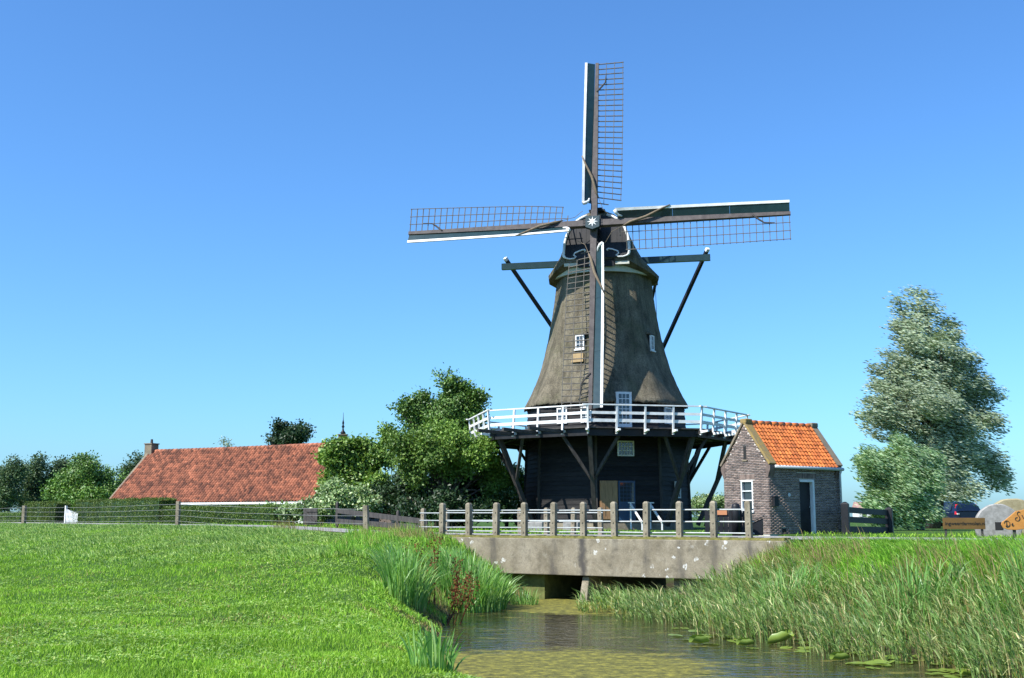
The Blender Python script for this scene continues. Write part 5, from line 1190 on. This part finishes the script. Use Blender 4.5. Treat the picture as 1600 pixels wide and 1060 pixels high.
def dock(label, cx, cy, n, h):
    z = max(gz(cx, cy), -1.8); root = empty('dock_plant', (cx, cy, z), label, 'plant', 'rusty dock plants in the reeds'); mb = MB(); C = []
    for i in range(n):
        b0 = np.array([cx + rng.normal(0, .25), cy + rng.normal(0, .3), z - .05]); e = b0 + [rng.normal(0, .22), rng.normal(0, .15), h * rng.uniform(.7, 1.1)]
        MB().tube([b0, (b0 + e) / 2 + [.03, 0, 0], e], [.012, .009, .004], 5).build('stem', M['dock'], root)
        for t in np.linspace(.4, 1, 30): C += [b0 + (e - b0) * t + rng.normal(0, .06, 3) for _ in range(4)]
    C = np.array(C); N = len(C)
    V, F = leaves(C, rng.uniform(.025, .06, N), .8, unit(N), unit(N), None); raw('seed_heads', V, F, M['dock'], root, WO[root.name])['kind'] = 'stuff'
dock('tall rust-brown dock plant between the two reed clumps', -1.75, 28.6, 8, 1.7)
dock('shorter rust-brown dock plant leaning over the water', -1.5, 27.4, 6, 1.2)
# lily pads along the right-hand reeds
def pad(mesh_name, r, fold, tilt):
    k = 18; mb = MB(); V = [(0, 0, 0)]; 
    for i in range(k + 1):
        a = radians(15) + i / k * radians(330); x, y = r * cos(a), r * .82 * sin(a); V.append((x, y, fold * abs(y) ** 1.3 * 1.6 + .004 * sin(5 * a) + tilt * x))
    return MB().add(V, [(0, i, i + 1) for i in range(1, k + 1)]).mesh(mesh_name, smooth=True)
def rolled(r, R):
    k = 14; V = []; F = []
    for i in range(k + 1):
        y = (-1 + 2 * i / k); hw = r * sqrt(max(.02, 1 - (y * .92) ** 2)); a = y * r / R
        for x in (-hw, 0, hw): V.append((x, R * sin(a), R * (1 - cos(a)) + .02 * abs(x) / r))
    for i in range(k):
        for q in (0, 1): F.append((i * 3 + q, i * 3 + q + 1, i * 3 + q + 4, i * 3 + q + 3))
    return MB().add(V, F).mesh('lily_pad', smooth=True)
pms = [pad('lily_pad', .17, .02, .0), pad('lily_pad', .19, .18, .04), pad('lily_pad', .15, .06, .03)]
rms = [rolled(.2, .085), rolled(.17, .07)]
for q in pms + rms: q.materials.append(M['lily'])
def water_at(px, py):
    v_ = (530 - py) / 1800; dz = sin(PITCH) + v_ * cos(PITCH); return at(px, py, -(1.79 + CAMZ) / dz * (cos(PITCH) - v_ * sin(PITCH)))
for px in np.concatenate([rng.uniform(1040, 1260, 30), rng.uniform(1280, 1600, 48)]):
    edge = np.interp(px, [1040, 1100, 1250, 1420, 1600], [987, 999, 1006, 1034, 1056]); q = water_at(px, edge + rng.normal(0, 6 + (px > 1300) * 5))
    o = bpy.data.objects.new('lily_pad', pms[rng.integers(0, 3)]); link(o, None, (q[0], q[1], -1.79 + .008 * rng.random()))
    o.rotation_euler = (rng.normal(0, .05), rng.normal(0, .05), rng.random() * 6.28); o.scale = (rng.uniform(.7, 1.2),) * 3
    tag(o, 'flat green lily pad floating along the right-hand reeds', 'lily pad', 'floating lily pads')
for k, (px, py, rz, t_, lb) in enumerate(((1092, 999, .3, .0, 'small curled lily pad nearest the bridge'), (1165, 1003, .1, .05, 'curled lily pad just left of the largest curled one'), (1222, 1001, -.5, .35, 'largest curled lily pad, tilted up out of the water'),
        (1312, 1026, .2, .05, 'pale curled lily pad right of the largest curled one'), (1490, 1032, .1, .0, 'curled lily pad among the reeds near the right edge'), (1518, 1050, -.1, .0, 'curled lily pad closest to the lower right corner'))):
    q = water_at(px, py + 7); o = bpy.data.objects.new('lily_pad', rms[k % 2]); link(o, None, (q[0], q[1], -1.78 + t_ * .15)); o.rotation_euler = (.15, -t_, rz); o.scale = (1.3 if k == 2 else 1.0,) * 3
    tag(o, lb, 'lily pad', 'curled lily pads')
# yard grass and weeds beyond the road
P, D, dw = scatter(60000, (lambda y: y * 0 - 30, lambda y: y * 0 + 30), (34, 80), lambda P, z, D, dw, ins, left: (D < -5.6) & (D > -14) & ~ins & (np.hypot(P[:, 0] - C0[0], P[:, 1] - C0[1]) > 5))
N = len(P); V, F = blades(P, rng.uniform(.05, .16, N) * (.4 + 1.2 * patch(P, .7, 3)), .025 * rng.uniform(.7, 1.4, N), rng.uniform(.02, .1, N), rng.random(N) * 6.28); stuffobj('yard_grass', V, F, M['lawn'])
P, D, dw = scatter(9000, (lambda y: y * 0 - 9, lambda y: y * 0 + 0), (37, 50), lambda P, z, D, dw, ins, left: (np.abs(D) < .7) & ~ins & (patch(P, 1.4, 1) > .5))
N = len(P); V, F = blades(P, rng.uniform(.15, .6, N), .013 * rng.uniform(.7, 1.4, N), rng.uniform(.05, .25, N), rng.normal(pi, 1, N)); stuffobj('dry_grass', V, F, M['drygrass'])
